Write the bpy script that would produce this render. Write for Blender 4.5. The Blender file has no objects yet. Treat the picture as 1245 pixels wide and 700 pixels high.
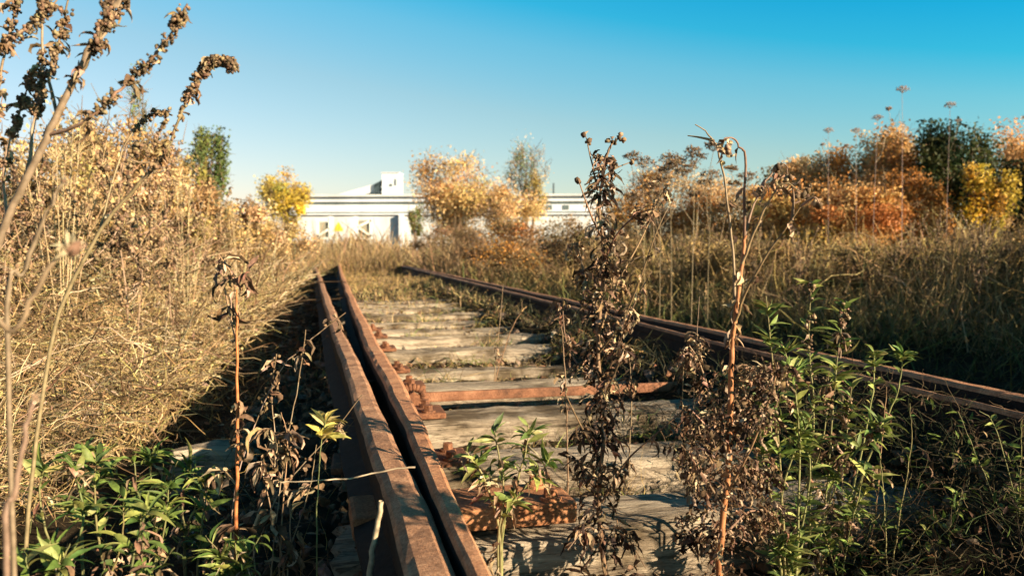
import bpy, bmesh, math
import numpy as np
from mathutils import Vector, noise as mnoise

rng = np.random.default_rng(11)
scene = bpy.context.scene
COL = scene.collection

# ------------------------------------------------------------------ camera, sky, sun, exposure
F = 1000.0                       # focal length in photograph pixels (1245 x 700)
PITCH = math.atan(48.0 / F)
CAM = np.array([0.0, 0.0, 0.56])
cd = bpy.data.cameras.new('camera')
cam = bpy.data.objects.new('camera', cd)
COL.objects.link(cam)
cam.location = CAM
cam.rotation_euler = (math.pi / 2 - PITCH, 0, 0)
cd.sensor_width = 36.0
cd.lens = F / 1245.0 * 36.0
cd.clip_start = 0.02
cd.clip_end = 3000.0
cd.dof.use_dof = True
cd.dof.focus_distance = 1.6
cd.dof.aperture_fstop = 6.3
scene.camera = cam

SUN_AZ = np.array([0.84, -0.54]); SUN_AZ /= np.linalg.norm(SUN_AZ)
SUN_EL = math.radians(17.5)
sun_dir = Vector((SUN_AZ[0] * math.cos(SUN_EL), SUN_AZ[1] * math.cos(SUN_EL), math.sin(SUN_EL)))

world = bpy.data.worlds.new('World')
scene.world = world
world.use_nodes = True
wt = world.node_tree
wt.nodes.clear()
w_out = wt.nodes.new('ShaderNodeOutputWorld')
w_bg = wt.nodes.new('ShaderNodeBackground')
w_sky = wt.nodes.new('ShaderNodeTexSky')
w_sky.sky_type = 'NISHITA'
w_sky.sun_disc = False
w_sky.sun_elevation = SUN_EL
w_sky.sun_rotation = math.atan2(SUN_AZ[0], SUN_AZ[1])
w_sky.ozone_density = 3.0
w_sky.dust_density = 0.6
w_geo = wt.nodes.new('ShaderNodeTexCoord')
w_sep = wt.nodes.new('ShaderNodeSeparateXYZ')
w_ramp = wt.nodes.new('ShaderNodeValToRGB')
w_ramp.color_ramp.elements[0].position = 0.0
w_ramp.color_ramp.elements[0].color = (1.42, 1.03, .90, 1)
w_ramp.color_ramp.elements[1].position = 0.36
w_ramp.color_ramp.elements[1].color = (0.0, 1.16, 1.34, 1)
e = w_ramp.color_ramp.elements.new(0.16); e.color = (1.08, 1.14, .94, 1)
e = w_ramp.color_ramp.elements.new(0.24); e.color = (0.62, 1.25, 1.12, 1)
e = w_ramp.color_ramp.elements.new(0.285); e.color = (0.17, 1.24, 1.22, 1)
e = w_ramp.color_ramp.elements.new(0.55); e.color = (0.10, 0.40, 0.42, 1)
w_mul = wt.nodes.new('ShaderNodeMixRGB')
w_mul.blend_type = 'MULTIPLY'
w_mul.inputs[0].default_value = 1.0
wt.links.new(w_geo.outputs['Generated'], w_sep.inputs[0])
w_tilt = wt.nodes.new('ShaderNodeMath'); w_tilt.operation = 'MULTIPLY_ADD'    # the sky deepens towards the right
w_tilt.inputs[1].default_value = 0.17
wt.links.new(w_sep.outputs['X'], w_tilt.inputs[0]); wt.links.new(w_sep.outputs['Z'], w_tilt.inputs[2])
wt.links.new(w_tilt.outputs[0], w_ramp.inputs[0])
wt.links.new(w_sky.outputs[0], w_mul.inputs[1])
wt.links.new(w_ramp.outputs[0], w_mul.inputs[2])
wt.links.new(w_mul.outputs[0], w_bg.inputs[0])
w_bg.inputs[1].default_value = 0.053
wt.links.new(w_bg.outputs[0], w_out.inputs[0])

sl = bpy.data.lights.new('sun', 'SUN')
sl.energy = 5.0
sl.angle = math.radians(0.5)
sl.color = (1.0, 0.82, 0.58)
so = bpy.data.objects.new('sun', sl)
COL.objects.link(so)
so.rotation_euler = sun_dir.to_track_quat('Z', 'Y').to_euler()
so.location = (20, -20, 20)

scene.view_settings.view_transform = 'Standard'
scene.view_settings.look = 'None'
scene.view_settings.exposure = 1.58
scene.view_settings.gamma = 1.0
scene.render.engine = 'CYCLES'
scene.cycles.max_bounces = 5
scene.cycles.diffuse_bounces = 2
scene.cycles.transmission_bounces = 3

# ------------------------------------------------------------------ frames of reference
TV = np.array([391 - 622.5, 1000.0]); TV /= np.linalg.norm(TV)       # along the track
NV = np.array([TV[1], -TV[0]])                                         # to the right of it
FW = np.array([0, math.cos(PITCH), -math.sin(PITCH)])
UP = np.array([0, math.sin(PITCH), math.cos(PITCH)])


def px(x, y, d):
    return CAM + d * (FW + np.array([(x - 622.5) / F, 0, 0]) + UP * ((350 - y) / F))


def su(s, u, z=0.0):
    p = TV * s + NV * u
    return np.array([p[0], p[1], z])


def to_su(x, y):
    return x * TV[0] + y * TV[1], x * NV[0] + y * NV[1]


def smooth(a, b, x):
    t = np.clip((x - a) / (b - a), 0, 1)
    return t * t * (3 - 2 * t)


def ground_z(x, y):
    s, u = to_su(np.asarray(x, float), np.asarray(y, float))
    bed = np.interp(s, [1.9, 3.2, 5.5, 9, 14], [-.11, -.065, -.045, -.028, -.01])
    inside = smooth(0.0, 0.15, u) * smooth(2.0, 1.8, u)
    z = -.15 + (bed + .15) * inside
    z = z - 0.03 * smooth(0.06, -0.35, u) + 0.14 * smooth(-0.6, -2.2, u)
    z = z + 0.085 * smooth(-.5, -.2, u) * smooth(.14, .04, u)
    z = z - 0.16 * smooth(1.9, 2.5, u) + 0.28 * smooth(3.2, 6.5, u)
    m = smooth(1.12, 1.36, u + .09 * np.sin(s * 6.3) + .05 * np.sin(s * 15)) * smooth(15, 11, s) * smooth(1.95, 1.75, u)
    z = z + (.005 + .065 * smooth(1.22, 1.40, u) * smooth(1.56, 1.46, u) - z) * m
    z = z + 0.014 * np.sin(x * 7.1 + y * 3.3) * np.cos(y * 6.3 - x * 2.2) + (0.03 - .026 * inside) * np.sin(x * 1.7) * np.cos(y * 1.3)
    return z


# ------------------------------------------------------------------ materials
def new_mat(name):
    m = bpy.data.materials.new(name)
    m.use_nodes = True
    nt = m.node_tree
    b = nt.nodes['Principled BSDF']
    return m, nt, b


def ramp(nt, src, stops):
    r = nt.nodes.new('ShaderNodeValToRGB')
    els = r.color_ramp.elements
    els[0].position, els[0].color = stops[0][0], (*stops[0][1], 1)
    els[1].position, els[1].color = stops[-1][0], (*stops[-1][1], 1)
    for p, c in stops[1:-1]:
        k = els.new(p); k.color = (*c, 1)
    nt.links.new(src, r.inputs[0])
    return r


def noise_tex(nt, scale, detail=6, rough=0.6, coord='Object', stretch=None, seed_obj=False):
    tc = nt.nodes.new('ShaderNodeTexCoord')
    n = nt.nodes.new('ShaderNodeTexNoise')
    n.inputs['Scale'].default_value = scale
    n.inputs['Detail'].default_value = detail
    n.inputs['Roughness'].default_value = rough
    src = tc.outputs[coord]
    if stretch:
        mp = nt.nodes.new('ShaderNodeMapping')
        mp.inputs['Scale'].default_value = stretch
        nt.links.new(src, mp.inputs[0])
        src = mp.outputs[0]
    if seed_obj:
        oi = nt.nodes.new('ShaderNodeObjectInfo')
        ad = nt.nodes.new('ShaderNodeVectorMath'); ad.operation = 'MULTIPLY_ADD'
        cb = nt.nodes.new('ShaderNodeCombineXYZ')
        for i in range(3):
            nt.links.new(oi.outputs['Random'], cb.inputs[i])
        ad.inputs[1].default_value = (37, 41, 29)
        nt.links.new(cb.outputs[0], ad.inputs[0]); nt.links.new(src, ad.inputs[2])
        src = ad.outputs[0]
    nt.links.new(src, n.inputs['Vector'])
    return n


def bump(nt, b, src, strength, dist=0.01):
    bp = nt.nodes.new('ShaderNodeBump')
    bp.inputs['Strength'].default_value = strength
    bp.inputs['Distance'].default_value = dist
    nt.links.new(src, bp.inputs['Height'])
    nt.links.new(bp.outputs[0], b.inputs['Normal'])


def foliage_mat(name, transl=0.28, rough=0.6, spec=0.25, vscale=60):
    m, nt, b = new_mat(name)
    at = nt.nodes.new('ShaderNodeAttribute'); at.attribute_name = 'Col'
    nz = noise_tex(nt, vscale, 3, 0.6)
    rp = ramp(nt, nz.outputs[0], [(0.3, (0.62, 0.60, 0.56)), (0.7, (1.2, 1.2, 1.2))])
    mx = nt.nodes.new('ShaderNodeMixRGB'); mx.blend_type = 'MULTIPLY'; mx.inputs[0].default_value = 1
    nt.links.new(at.outputs['Color'], mx.inputs[1]); nt.links.new(rp.outputs[0], mx.inputs[2])
    nt.links.new(mx.outputs[0], b.inputs['Base Color'])
    b.inputs['Roughness'].default_value = rough
    b.inputs['Specular IOR Level'].default_value = spec
    tr = nt.nodes.new('ShaderNodeBsdfTranslucent')
    nt.links.new(mx.outputs[0], tr.inputs[0])
    ms = nt.nodes.new('ShaderNodeMixShader'); ms.inputs[0].default_value = transl
    out = nt.nodes['Material Output']
    nt.links.new(b.outputs[0], ms.inputs[1]); nt.links.new(tr.outputs[0], ms.inputs[2])
    nt.links.new(ms.outputs[0], out.inputs[0])
    return m


M_leaf = foliage_mat('green_leaf', 0.22, 0.58, 0.3, 90)
M_dry = foliage_mat('dry_leaf', 0.15, 0.75, 0.15, 120)
M_stem = foliage_mat('plant_stem', 0.0, 0.6, 0.3, 80)
M_grass = foliage_mat('grass_blade', 0.14, 0.65, 0.2, 25)
M_crown = foliage_mat('tree_leaf', 0.30, 0.6, 0.2, 3)


def rust_mat(name, a, b_, c, scale=22):
    m, nt, b = new_mat(name)
    n1 = noise_tex(nt, scale, 9, 0.68)
    rp = ramp(nt, n1.outputs[0], [(0.30, a), (0.52, b_), (0.72, c)])
    n2 = noise_tex(nt, 210, 4, 0.7)
    r2 = ramp(nt, n2.outputs[0], [(0.35, (0.55, 0.5, 0.48)), (0.65, (1.1, 1.1, 1.1))])
    mx = nt.nodes.new('ShaderNodeMixRGB'); mx.blend_type = 'MULTIPLY'; mx.inputs[0].default_value = 1.0
    nt.links.new(rp.outputs[0], mx.inputs[1]); nt.links.new(r2.outputs[0], mx.inputs[2])
    nt.links.new(mx.outputs[0], b.inputs['Base Color'])
    b.inputs['Roughness'].default_value = 0.82
    b.inputs['Specular IOR Level'].default_value = 0.25
    n4 = noise_tex(nt, 45, 8, 0.75)
    bump(nt, b, n4.outputs[0], 0.7, 0.006)
    return m


M_rail = rust_mat('rail_rust', (0.20, 0.10, 0.055), (0.44, 0.235, 0.13), (0.60, 0.36, 0.21), 16)
M_blade = rust_mat('blade_rust', (0.28, 0.12, 0.06), (0.52, 0.25, 0.125), (0.62, 0.35, 0.19), 18)
M_web = rust_mat('rail_web_grime_shade', (0.010, 0.008, 0.006), (0.022, 0.014, 0.010), (0.042, 0.024, 0.016), 14)  # grime taken to near black, so the shade of the rail sides is painted in
M_plate = rust_mat('plate_rust', (0.22, 0.085, 0.04), (0.42, 0.19, 0.085), (0.50, 0.27, 0.14), 26)
M_rod = rust_mat('rod_rust', (0.07, 0.034, 0.02), (0.26, 0.115, 0.06), (0.40, 0.20, 0.11), 12)
M_iron = rust_mat('iron_rust', (0.07, 0.032, 0.02), (0.20, 0.085, 0.042), (0.34, 0.16, 0.08), 30)


def wood_mat():
    m, nt, b = new_mat('weathered_timber')
    n1 = noise_tex(nt, 9, 8, 0.65, stretch=(0.35, 5, 5), seed_obj=True)
    n2 = noise_tex(nt, 4, 6, 0.6, seed_obj=True)
    n3 = noise_tex(nt, 90, 5, 0.7, stretch=(0.15, 1.6, 1.6), seed_obj=True)
    rp = ramp(nt, n1.outputs[0], [(0.32, (0.08, 0.062, 0.043)), (0.46, (0.34, 0.275, 0.205)), (0.70, (0.58, 0.49, 0.37))])
    r2 = ramp(nt, n2.outputs[0], [(0.40, (0.26, 0.22, 0.16)), (0.52, (0.95, 0.92, 0.88)), (0.7, (1.1, 1.08, 1.05))])
    r3 = ramp(nt, n3.outputs[0], [(0.38, (0.16, 0.14, 0.11)), (0.48, (1, 1, 1))])
    mx = nt.nodes.new('ShaderNodeMixRGB'); mx.blend_type = 'MULTIPLY'; mx.inputs[0].default_value = 0.9
    nt.links.new(rp.outputs[0], mx.inputs[1]); nt.links.new(r2.outputs[0], mx.inputs[2])
    my = nt.nodes.new('ShaderNodeMixRGB'); my.blend_type = 'MULTIPLY'; my.inputs[0].default_value = 0.7
    nt.links.new(mx.outputs[0], my.inputs[1]); nt.links.new(r3.outputs[0], my.inputs[2])
    nt.links.new(my.outputs[0], b.inputs['Base Color'])
    b.inputs['Roughness'].default_value = 0.9
    b.inputs['Specular IOR Level'].default_value = 0.15
    bump(nt, b, n3.outputs[0], 1.0, 0.012)
    return m


M_wood = wood_mat()


def soil_mat():
    m, nt, b = new_mat('dark_soil')
    n1 = noise_tex(nt, 3.5, 8, 0.65)
    n2 = noise_tex(nt, 70, 6, 0.75)
    rp = ramp(nt, n1.outputs[0], [(0.3, (0.022, 0.017, 0.011)), (0.55, (0.050, 0.037, 0.022)), (0.75, (0.095, 0.068, 0.036))])
    r2 = ramp(nt, n2.outputs[0], [(0.35, (0.35, 0.33, 0.3)), (0.65, (1.3, 1.25, 1.15))])
    mx = nt.nodes.new('ShaderNodeMixRGB'); mx.blend_type = 'MULTIPLY'; mx.inputs[0].default_value = 0.9
    nt.links.new(rp.outputs[0], mx.inputs[1]); nt.links.new(r2.outputs[0], mx.inputs[2])
    nt.links.new(mx.outputs[0], b.inputs['Base Color'])
    b.inputs['Roughness'].default_value = 0.95
    b.inputs['Specular IOR Level'].default_value = 0.1
    bump(nt, b, n2.outputs[0], 0.8, 0.02)
    return m


M_soil = soil_mat()


def paint_mat(name, c, dirt=0.5, rough=0.7, scale=0.5, stretch=(1, 1, 0.25)):
    m, nt, b = new_mat(name)
    n1 = noise_tex(nt, scale, 7, 0.7, stretch=stretch)
    lo = tuple(x * (1 - dirt) for x in c)
    rp = ramp(nt, n1.outputs[0], [(0.32, lo), (0.58, c)])
    nt.links.new(rp.outputs[0], b.inputs['Base Color'])
    b.inputs['Roughness'].default_value = rough
    return m


M_white = paint_mat('white_panel', (0.68, 0.69, 0.72), 0.28)
M_grey = paint_mat('grey_panel', (0.62, 0.62, 0.61), 0.30)
M_mesh = paint_mat('olive_gate_mesh', (0.30, 0.28, 0.21), 0.4)
M_glass = paint_mat('window_band_glass', (0.13, 0.16, 0.155), 0.4, 0.25)
M_steel = paint_mat('dark_steel', (0.035, 0.055, 0.065), 0.3, 0.6)
M_yellow = paint_mat('yellow_sign_paint', (0.75, 0.45, 0.03), 0.1, 0.5)
M_gatewhite = paint_mat('white_gate_paint', (0.80, 0.78, 0.72), 0.15)
M_bark = paint_mat('bark', (0.14, 0.10, 0.07), 0.5, 0.9, 6)


# ------------------------------------------------------------------ mesh building
def norm(v):
    return v / np.maximum(np.linalg.norm(v, axis=-1, keepdims=True), 1e-9)


def randdir(n):
    return norm(rng.normal(size=(n, 3)))


class MB:
    def __init__(self):
        self.v, self.f4, self.f3, self.c, self.n = [], [], [], [], 0

    def add(self, v, c, f4=None, f3=None):
        v = v.reshape(-1, 3)
        if f4 is not None and len(f4): self.f4.append(f4.reshape(-1, 4) + self.n)
        if f3 is not None and len(f3): self.f3.append(f3.reshape(-1, 3) + self.n)
        self.v.append(v); self.c.append(np.broadcast_to(c.reshape(-1, 3), v.shape) if c.size == 3 else c.reshape(-1, 3))
        self.n += len(v)

    # many tubes at once: P (N,K,3), R (N,K) or scalar, C (N,3)
    def tubes(self, P, R, C, sides=4):
        N, K, _ = P.shape
        R = np.broadcast_to(np.asarray(R, float), (N, K))
        T = norm(np.gradient(P, axis=1))
        ref = norm(randdir(N) * 0.3 + np.array([0.31, 0.17, 0.93]))[:, None, :]
        alt = np.abs((T * ref).sum(-1, keepdims=True)) > 0.97
        ref = np.where(alt, np.array([1.0, 0, 0]), np.broadcast_to(ref, T.shape))
        B = norm(np.cross(T, ref)); Nn = np.cross(B, T)
        a = np.arange(sides) / sides * 2 * np.pi
        V = P[:, :, None, :] + R[:, :, None, None] * (B[:, :, None, :] * np.cos(a)[None, None, :, None] + Nn[:, :, None, :] * np.sin(a)[None, None, :, None])
        i = np.arange(N)[:, None, None] * K * sides; k = np.arange(K - 1)[None, :, None] * sides
        j = np.arange(sides)[None, None, :]; j2 = (j + 1) % sides
        f = np.stack([i + k + j, i + k + j2, i + k + sides + j2, i + k + sides + j], -1)
        Cc = np.repeat(np.broadcast_to(C, (N, 3)), K * sides, axis=0)
        self.add(V, Cc, f)

    def ribbons(self, P, W, C):
        N, K, _ = P.shape
        W = np.broadcast_to(np.asarray(W, float), (N, K))
        T = norm(np.gradient(P, axis=1))
        S = norm(np.cross(T, randdir(N)[:, None, :]))
        V = np.stack([P - S * W[..., None] / 2, P + S * W[..., None] / 2], 2)
        i = np.arange(N)[:, None] * K * 2; k = np.arange(K - 1)[None, :] * 2
        f = np.stack([i + k, i + k + 1, i + k + 3, i + k + 2], -1)
        self.add(V, np.repeat(np.broadcast_to(C, (N, 3)), K * 2, axis=0), f)

    # lance-shaped leaves, creased along the midrib, curled and twisted
    def leaves(self, B, D, Nn, L, W, C, curl=0.6, twist=0.0, fold=0.25, K=6, crumple=0.0, tip=0.0):
        N = len(B)
        L = np.broadcast_to(np.asarray(L, float), N); W = np.broadcast_to(np.asarray(W, float), N)
        curl = np.broadcast_to(np.asarray(curl, float), N); twist = np.broadcast_to(np.asarray(twist, float), N)
        D = norm(D); Nn = norm(Nn - D * (Nn * D).sum(-1, keepdims=True)); S = np.cross(D, Nn)
        t = np.linspace(0, 1, K)
        prof = np.sin(np.pi * np.clip(t, 0.0, 1) ** 0.72) ** 1.15
        prof[0] = 0.10; prof[-1] = 0.03
        ang = curl[:, None] * t[None, :]
        dirs = D[:, None, :] * np.cos(ang)[..., None] - Nn[:, None, :] * np.sin(ang)[..., None]
        step = L[:, None, None] / (K - 1)
        Pm = B[:, None, :] + np.concatenate([np.zeros((N, 1, 3)), np.cumsum(dirs[:, :-1] * step, 1)], 1)
        up = Nn[:, None, :] * np.cos(ang)[..., None] + D[:, None, :] * np.sin(ang)[..., None]
        tw = twist[:, None] * t[None, :]
        S2 = S[:, None, :] * np.cos(tw)[..., None] + up * np.sin(tw)[..., None]
        U2 = -S[:, None, :] * np.sin(tw)[..., None] + up * np.cos(tw)[..., None]
        hw = (W[:, None] * prof[None, :] / 2)[..., None]
        Vl = Pm - S2 * hw + U2 * hw * fold * 2; Vr = Pm + S2 * hw + U2 * hw * fold * 2
        V = np.stack([Vl, Pm, Vr], 2)
        if crumple:
            V = V + rng.normal(size=V.shape) * (crumple * W)[:, None, None, None]
        i = np.arange(N)[:, None, None] * K * 3; k = np.arange(K - 1)[None, :, None] * 3; j = np.arange(2)[None, None, :]
        f = np.stack([i + k + j, i + k + j + 1, i + k + 3 + j + 1, i + k + 3 + j], -1)
        Cc = np.broadcast_to(C, (N, 3))[:, None, None, :] * (1 + 0.15 * rng.normal(size=(N, K, 3, 1)))
        if tip:
            Cc = Cc * (1 - tip * t[None, :, None, None] ** 3)
        self.add(V, np.clip(Cc, 0.003, 1), f)

    def buds(self, P, R, C, axis=None, el=1.25):
        g = (1 + 5 ** .5) / 2
        iv = norm(np.array([(-1, g, 0), (1, g, 0), (-1, -g, 0), (1, -g, 0), (0, -1, g), (0, 1, g), (0, -1, -g), (0, 1, -g), (g, 0, -1), (g, 0, 1), (-g, 0, -1), (-g, 0, 1)], float))
        it = np.array([(0, 11, 5), (0, 5, 1), (0, 1, 7), (0, 7, 10), (0, 10, 11), (1, 5, 9), (5, 11, 4), (11, 10, 2), (10, 7, 6), (7, 1, 8), (3, 9, 4), (3, 4, 2), (3, 2, 6), (3, 6, 8), (3, 8, 9), (4, 9, 5), (2, 4, 11), (6, 2, 10), (8, 6, 7), (9, 8, 1)])
        N = len(P); R = np.broadcast_to(np.asarray(R, float), N)
        ax = randdir(N) if axis is None else norm(axis)
        o = iv[None] + (el - 1) * (iv[None] @ ax[:, :, None]) * ax[:, None, :]
        o = o * (1 + 0.30 * rng.normal(size=(N, 12, 1)))
        V = P[:, None, :] + o * R[:, None, None]
        f = it[None] + (np.arange(N) * 12)[:, None, None]
        self.add(V, np.repeat(np.broadcast_to(C, (N, 3)), 12, axis=0), None, f)

    # small flat leaf-sized faces, for far crowns
    def flakes(self, P, size, C):
        N = len(P); size = np.broadcast_to(np.asarray(size, float), N)[:, None]
        a = randdir(N); b = norm(np.cross(a, randdir(N)))
        V = np.stack([P - a * size * .62, P - b * size * .34 + a * size * .05, P + a * size * .6, P + b * size * .36], 1)
        f = np.arange(N * 4).reshape(N, 4)
        self.add(V, np.repeat(np.broadcast_to(C, (N, 3)), 4, axis=0), f)

    def build(self, name, mat, parent=None, smooth_=True):
        v = np.concatenate(self.v); c = np.concatenate(self.c)
        if parent is not None:
            v = v - np.array(parent['_o'])
        f4 = np.concatenate(self.f4) if self.f4 else np.zeros((0, 4), int)
        f3 = np.concatenate(self.f3) if self.f3 else np.zeros((0, 3), int)
        me = bpy.data.meshes.new(name)
        me.vertices.add(len(v)); me.vertices.foreach_set('co', v.astype(np.float32).ravel())
        loops = np.concatenate([f4.ravel(), f3.ravel()]).astype(np.int32)
        me.loops.add(len(loops)); me.loops.foreach_set('vertex_index', loops)
        starts = np.concatenate([np.arange(len(f4)) * 4, len(f4) * 4 + np.arange(len(f3)) * 3]).astype(np.int32)
        me.polygons.add(len(starts)); me.polygons.foreach_set('loop_start', starts)
        me.polygons.foreach_set('use_smooth', np.full(len(starts), smooth_))
        at = me.attributes.new('Col', 'FLOAT_COLOR', 'POINT')
        at.data.foreach_set('color', np.concatenate([np.clip(c, 0.002, 1), np.ones((len(c), 1))], 1).astype(np.float32).ravel())
        me.update(calc_edges=True)
        me.materials.append(mat)
        o = bpy.data.objects.new(name, me)
        COL.objects.link(o)
        if parent is not None: o.parent = parent
        return o


def tag(o, label=None, cat=None, group=None, kind=None):
    if label: o['label'] = label
    if cat: o['category'] = cat
    if group: o['group'] = group
    if kind: o['kind'] = kind
    return o


def empty(name, loc, label, cat, group=None):
    o = bpy.data.objects.new(name, None)
    o.empty_display_size = 0.05
    COL.objects.link(o)
    o.location = loc
    o['_o'] = [float(q) for q in loc]
    return tag(o, label, cat, group)


def copy_tree(src, loc, rz, sc, label, group=None):
    r = src.copy(); COL.objects.link(r)
    r.location = loc; r.rotation_euler = (0, 0, rz); r.scale = (sc, sc, sc)
    r['label'] = label
    if group: r['group'] = group
    elif 'group' in r: del r['group']
    for ch in src.children:
        c = ch.copy(); COL.objects.link(c); c.parent = r
    return r


def bm_obj(name, bm, mat, parent=None, smooth_=False):
    me = bpy.data.meshes.new(name)
    for f in bm.faces: f.smooth = smooth_
    bm.to_mesh(me); bm.free()
    me.materials.append(mat)
    o = bpy.data.objects.new(name, me)
    COL.objects.link(o)
    if parent is not None: o.parent = parent
    return o


def box(bm, c, size, ax=None, bevel=0.0):
    """box centred at c; ax = (ex, ey, ez) unit vectors"""
    r = bmesh.ops.create_cube(bm, size=1.0)
    vs = r['verts']
    ex, ey, ez = ax if ax else ((1, 0, 0), (0, 1, 0), (0, 0, 1))
    ex, ey, ez, c = Vector(ex), Vector(ey), Vector(ez), Vector(c)
    for v in vs:
        v.co = c + ex * v.co.x * size[0] + ey * v.co.y * size[1] + ez * v.co.z * size[2]
    if bevel:
        es = list({e for v in vs for e in v.link_edges})
        bmesh.ops.bevel(bm, geom=es, offset=bevel, segments=2, affect='EDGES', profile=0.6)


def cyl(bm, a, b, r0, r1=None, n=12):
    a, b = Vector(a), Vector(b)
    r1 = r0 if r1 is None else r1
    d = b - a
    res = bmesh.ops.create_cone(bm, cap_ends=True, segments=n, radius1=r0, radius2=r1, depth=d.length)
    q = d.to_track_quat('Z', 'Y')
    for v in res['verts']:
        v.co = q @ v.co + (a + b) / 2


# ------------------------------------------------------------------ curves for stems
def spline(pts, K=24, jit=0.0):
    p = np.asarray(pts, float)
    q = np.vstack([2 * p[0] - p[1], p, 2 * p[-1] - p[-2]])
    seg = len(p) - 1
    out = []
    for t in np.linspace(0, seg, K):
        i = min(int(t), seg - 1); f = t - i
        a, b, c, d = q[i], q[i + 1], q[i + 2], q[i + 3]
        out.append(0.5 * ((2 * b) + (-a + c) * f + (2 * a - 5 * b + 4 * c - d) * f * f + (-a + 3 * b - 3 * c + d) * f ** 3))
    out = np.array(out)
    if jit: out += rng.normal(size=out.shape) * jit
    return out


def ppath(pts, d, K=24, jit=0.0):
    """pts = (x, y[, depth offset]) in photograph pixels, at depth d"""
    return spline([px(p[0], p[1], d + (p[2] if len(p) > 2 else 0.0)) for p in pts], K, jit)


def at_path(P, t):
    k = t * (len(P) - 1); i = np.clip(k.astype(int), 0, len(P) - 2); f = (k - i)[:, None]
    return P[i] * (1 - f) + P[i + 1] * f, norm(P[i + 1] - P[i])


def pick(cols, n, jit=0.18):
    cols = np.asarray(cols, float)
    c = cols[rng.integers(0, len(cols), n)]
    return np.clip(c * (1 + jit * rng.normal(size=(n, 1))) * (1 + 0.06 * rng.normal(size=(n, 3))), 0.004, 0.95)


DRYLEAF = [(0.27, 0.17, 0.10), (0.36, 0.25, 0.16), (0.18, 0.11, 0.065), (0.12, 0.075, 0.045), (0.45, 0.33, 0.22)]
DARKLEAF = [(0.055, 0.035, 0.024), (0.09, 0.055, 0.035), (0.14, 0.09, 0.055), (0.035, 0.022, 0.017), (0.24, 0.15, 0.09)]
GREENLEAF = [(0.10, 0.15, 0.032), (0.15, 0.20, 0.045), (0.065, 0.11, 0.028), (0.22, 0.24, 0.06)]
YGREEN = [(0.26, 0.30, 0.075), (0.19, 0.25, 0.06), (0.34, 0.34, 0.11), (0.13, 0.19, 0.05)]
TAN = [(0.46, 0.33, 0.16), (0.38, 0.26, 0.125), (0.55, 0.41, 0.22), (0.30, 0.20, 0.10)]
BROWN = [(0.22, 0.14, 0.075), (0.15, 0.095, 0.05), (0.30, 0.20, 0.11)]
BUDC = [(0.20, 0.13, 0.075), (0.28, 0.19, 0.11), (0.12, 0.08, 0.05)]


def leaf_on(mb, P, t0, t1, n, L, W, cols, up=0.3, droop=0.8, twist=0.5, crumple=0.0, fold=0.25, spread=1.0, off=0.0, K=6):
    nc = max(3, n // 12)
    t = np.where(rng.uniform(size=n) < .75, rng.uniform(t0, t1, nc)[rng.integers(0, nc, n)] + rng.normal(size=n) * .022 * (t1 - t0), rng.uniform(t0, t1, n))
    t = np.clip(t, t0, t1)
    p, tan = at_path(P, t)
    rd = randdir(n); rd = norm(rd - tan * (rd * tan).sum(-1, keepdims=True))
    D = norm(rd * spread + tan * 0.15 + np.array([0, 0, up]) + rng.normal(size=(n, 3)) * 0.2)
    Nn = norm(np.array([0, 0, 1.0]) + rng.normal(size=(n, 3)) * 0.5)
    p = p + rd * rng.uniform(0, 1, (n, 1)) * off
    mb.leaves(p, D, Nn, rng.uniform(*L, n), rng.uniform(*W, n), pick(cols, n), curl=rng.uniform(0.3, 1.7, n) * droop, twist=rng.normal(size=n) * twist, fold=fold, crumple=crumple, K=K)


def spikes(root, items, mat=None, name='seed_spike'):
    for a in items:
        m = MB(); buds_on(m, *a)
        tt = np.linspace(a[1], a[2], 14); m.tubes(at_path(a[0], tt)[0][None], .0011, np.array([[.22, .15, .09]]), 4)
        m.build(name, mat or M_dry, root)


def buds_on(mb, P, t0, t1, n, r, cols, off, clumps=None):
    if clumps:
        cc = rng.uniform(t0, t1, clumps)
        t = np.clip(cc[rng.integers(0, clumps, n)] + rng.normal(size=n) * 0.010, 0, 1)
    else:
        t = rng.uniform(t0, t1, n)
    p, tan = at_path(P, t)
    p = p + randdir(n) * off * rng.uniform(0.3, 1, (n, 1))
    mb.buds(p, rng.uniform(*r, n), pick(cols, n))


# ================================================================== SETTING
def grid_axis(a, b, fine0, fine1, step, grow=1.18):
    xs = list(np.arange(fine0, fine1, step))
    x, st = fine0, step
    lo = []
    while x > a:
        st *= grow; x -= st; lo.append(max(x, a))
    x, st = xs[-1], step
    hi = []
    while x < b:
        st *= grow; x += st; hi.append(min(x, b))
    return np.array(sorted(set(lo)) + xs + hi)


gx = grid_axis(-900, 900, -5, 6, 0.09); gy = grid_axis(-60, 1800, -1, 9, 0.09)
GX, GY = np.meshgrid(gx, gy)
GZ = ground_z(GX, GY) + rng.normal(size=GX.shape) * 0.012
mb = MB()
ii = np.arange(len(gy) - 1)[:, None] * len(gx) + np.arange(len(gx) - 1)[None, :]
mb.add(np.stack([GX, GY, GZ], -1), np.array([0.05, 0.04, 0.03]), np.stack([ii, ii + 1, ii + 1 + len(gx), ii + len(gx)], -1))
tag(mb.build('ground', M_soil), kind='structure')


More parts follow.
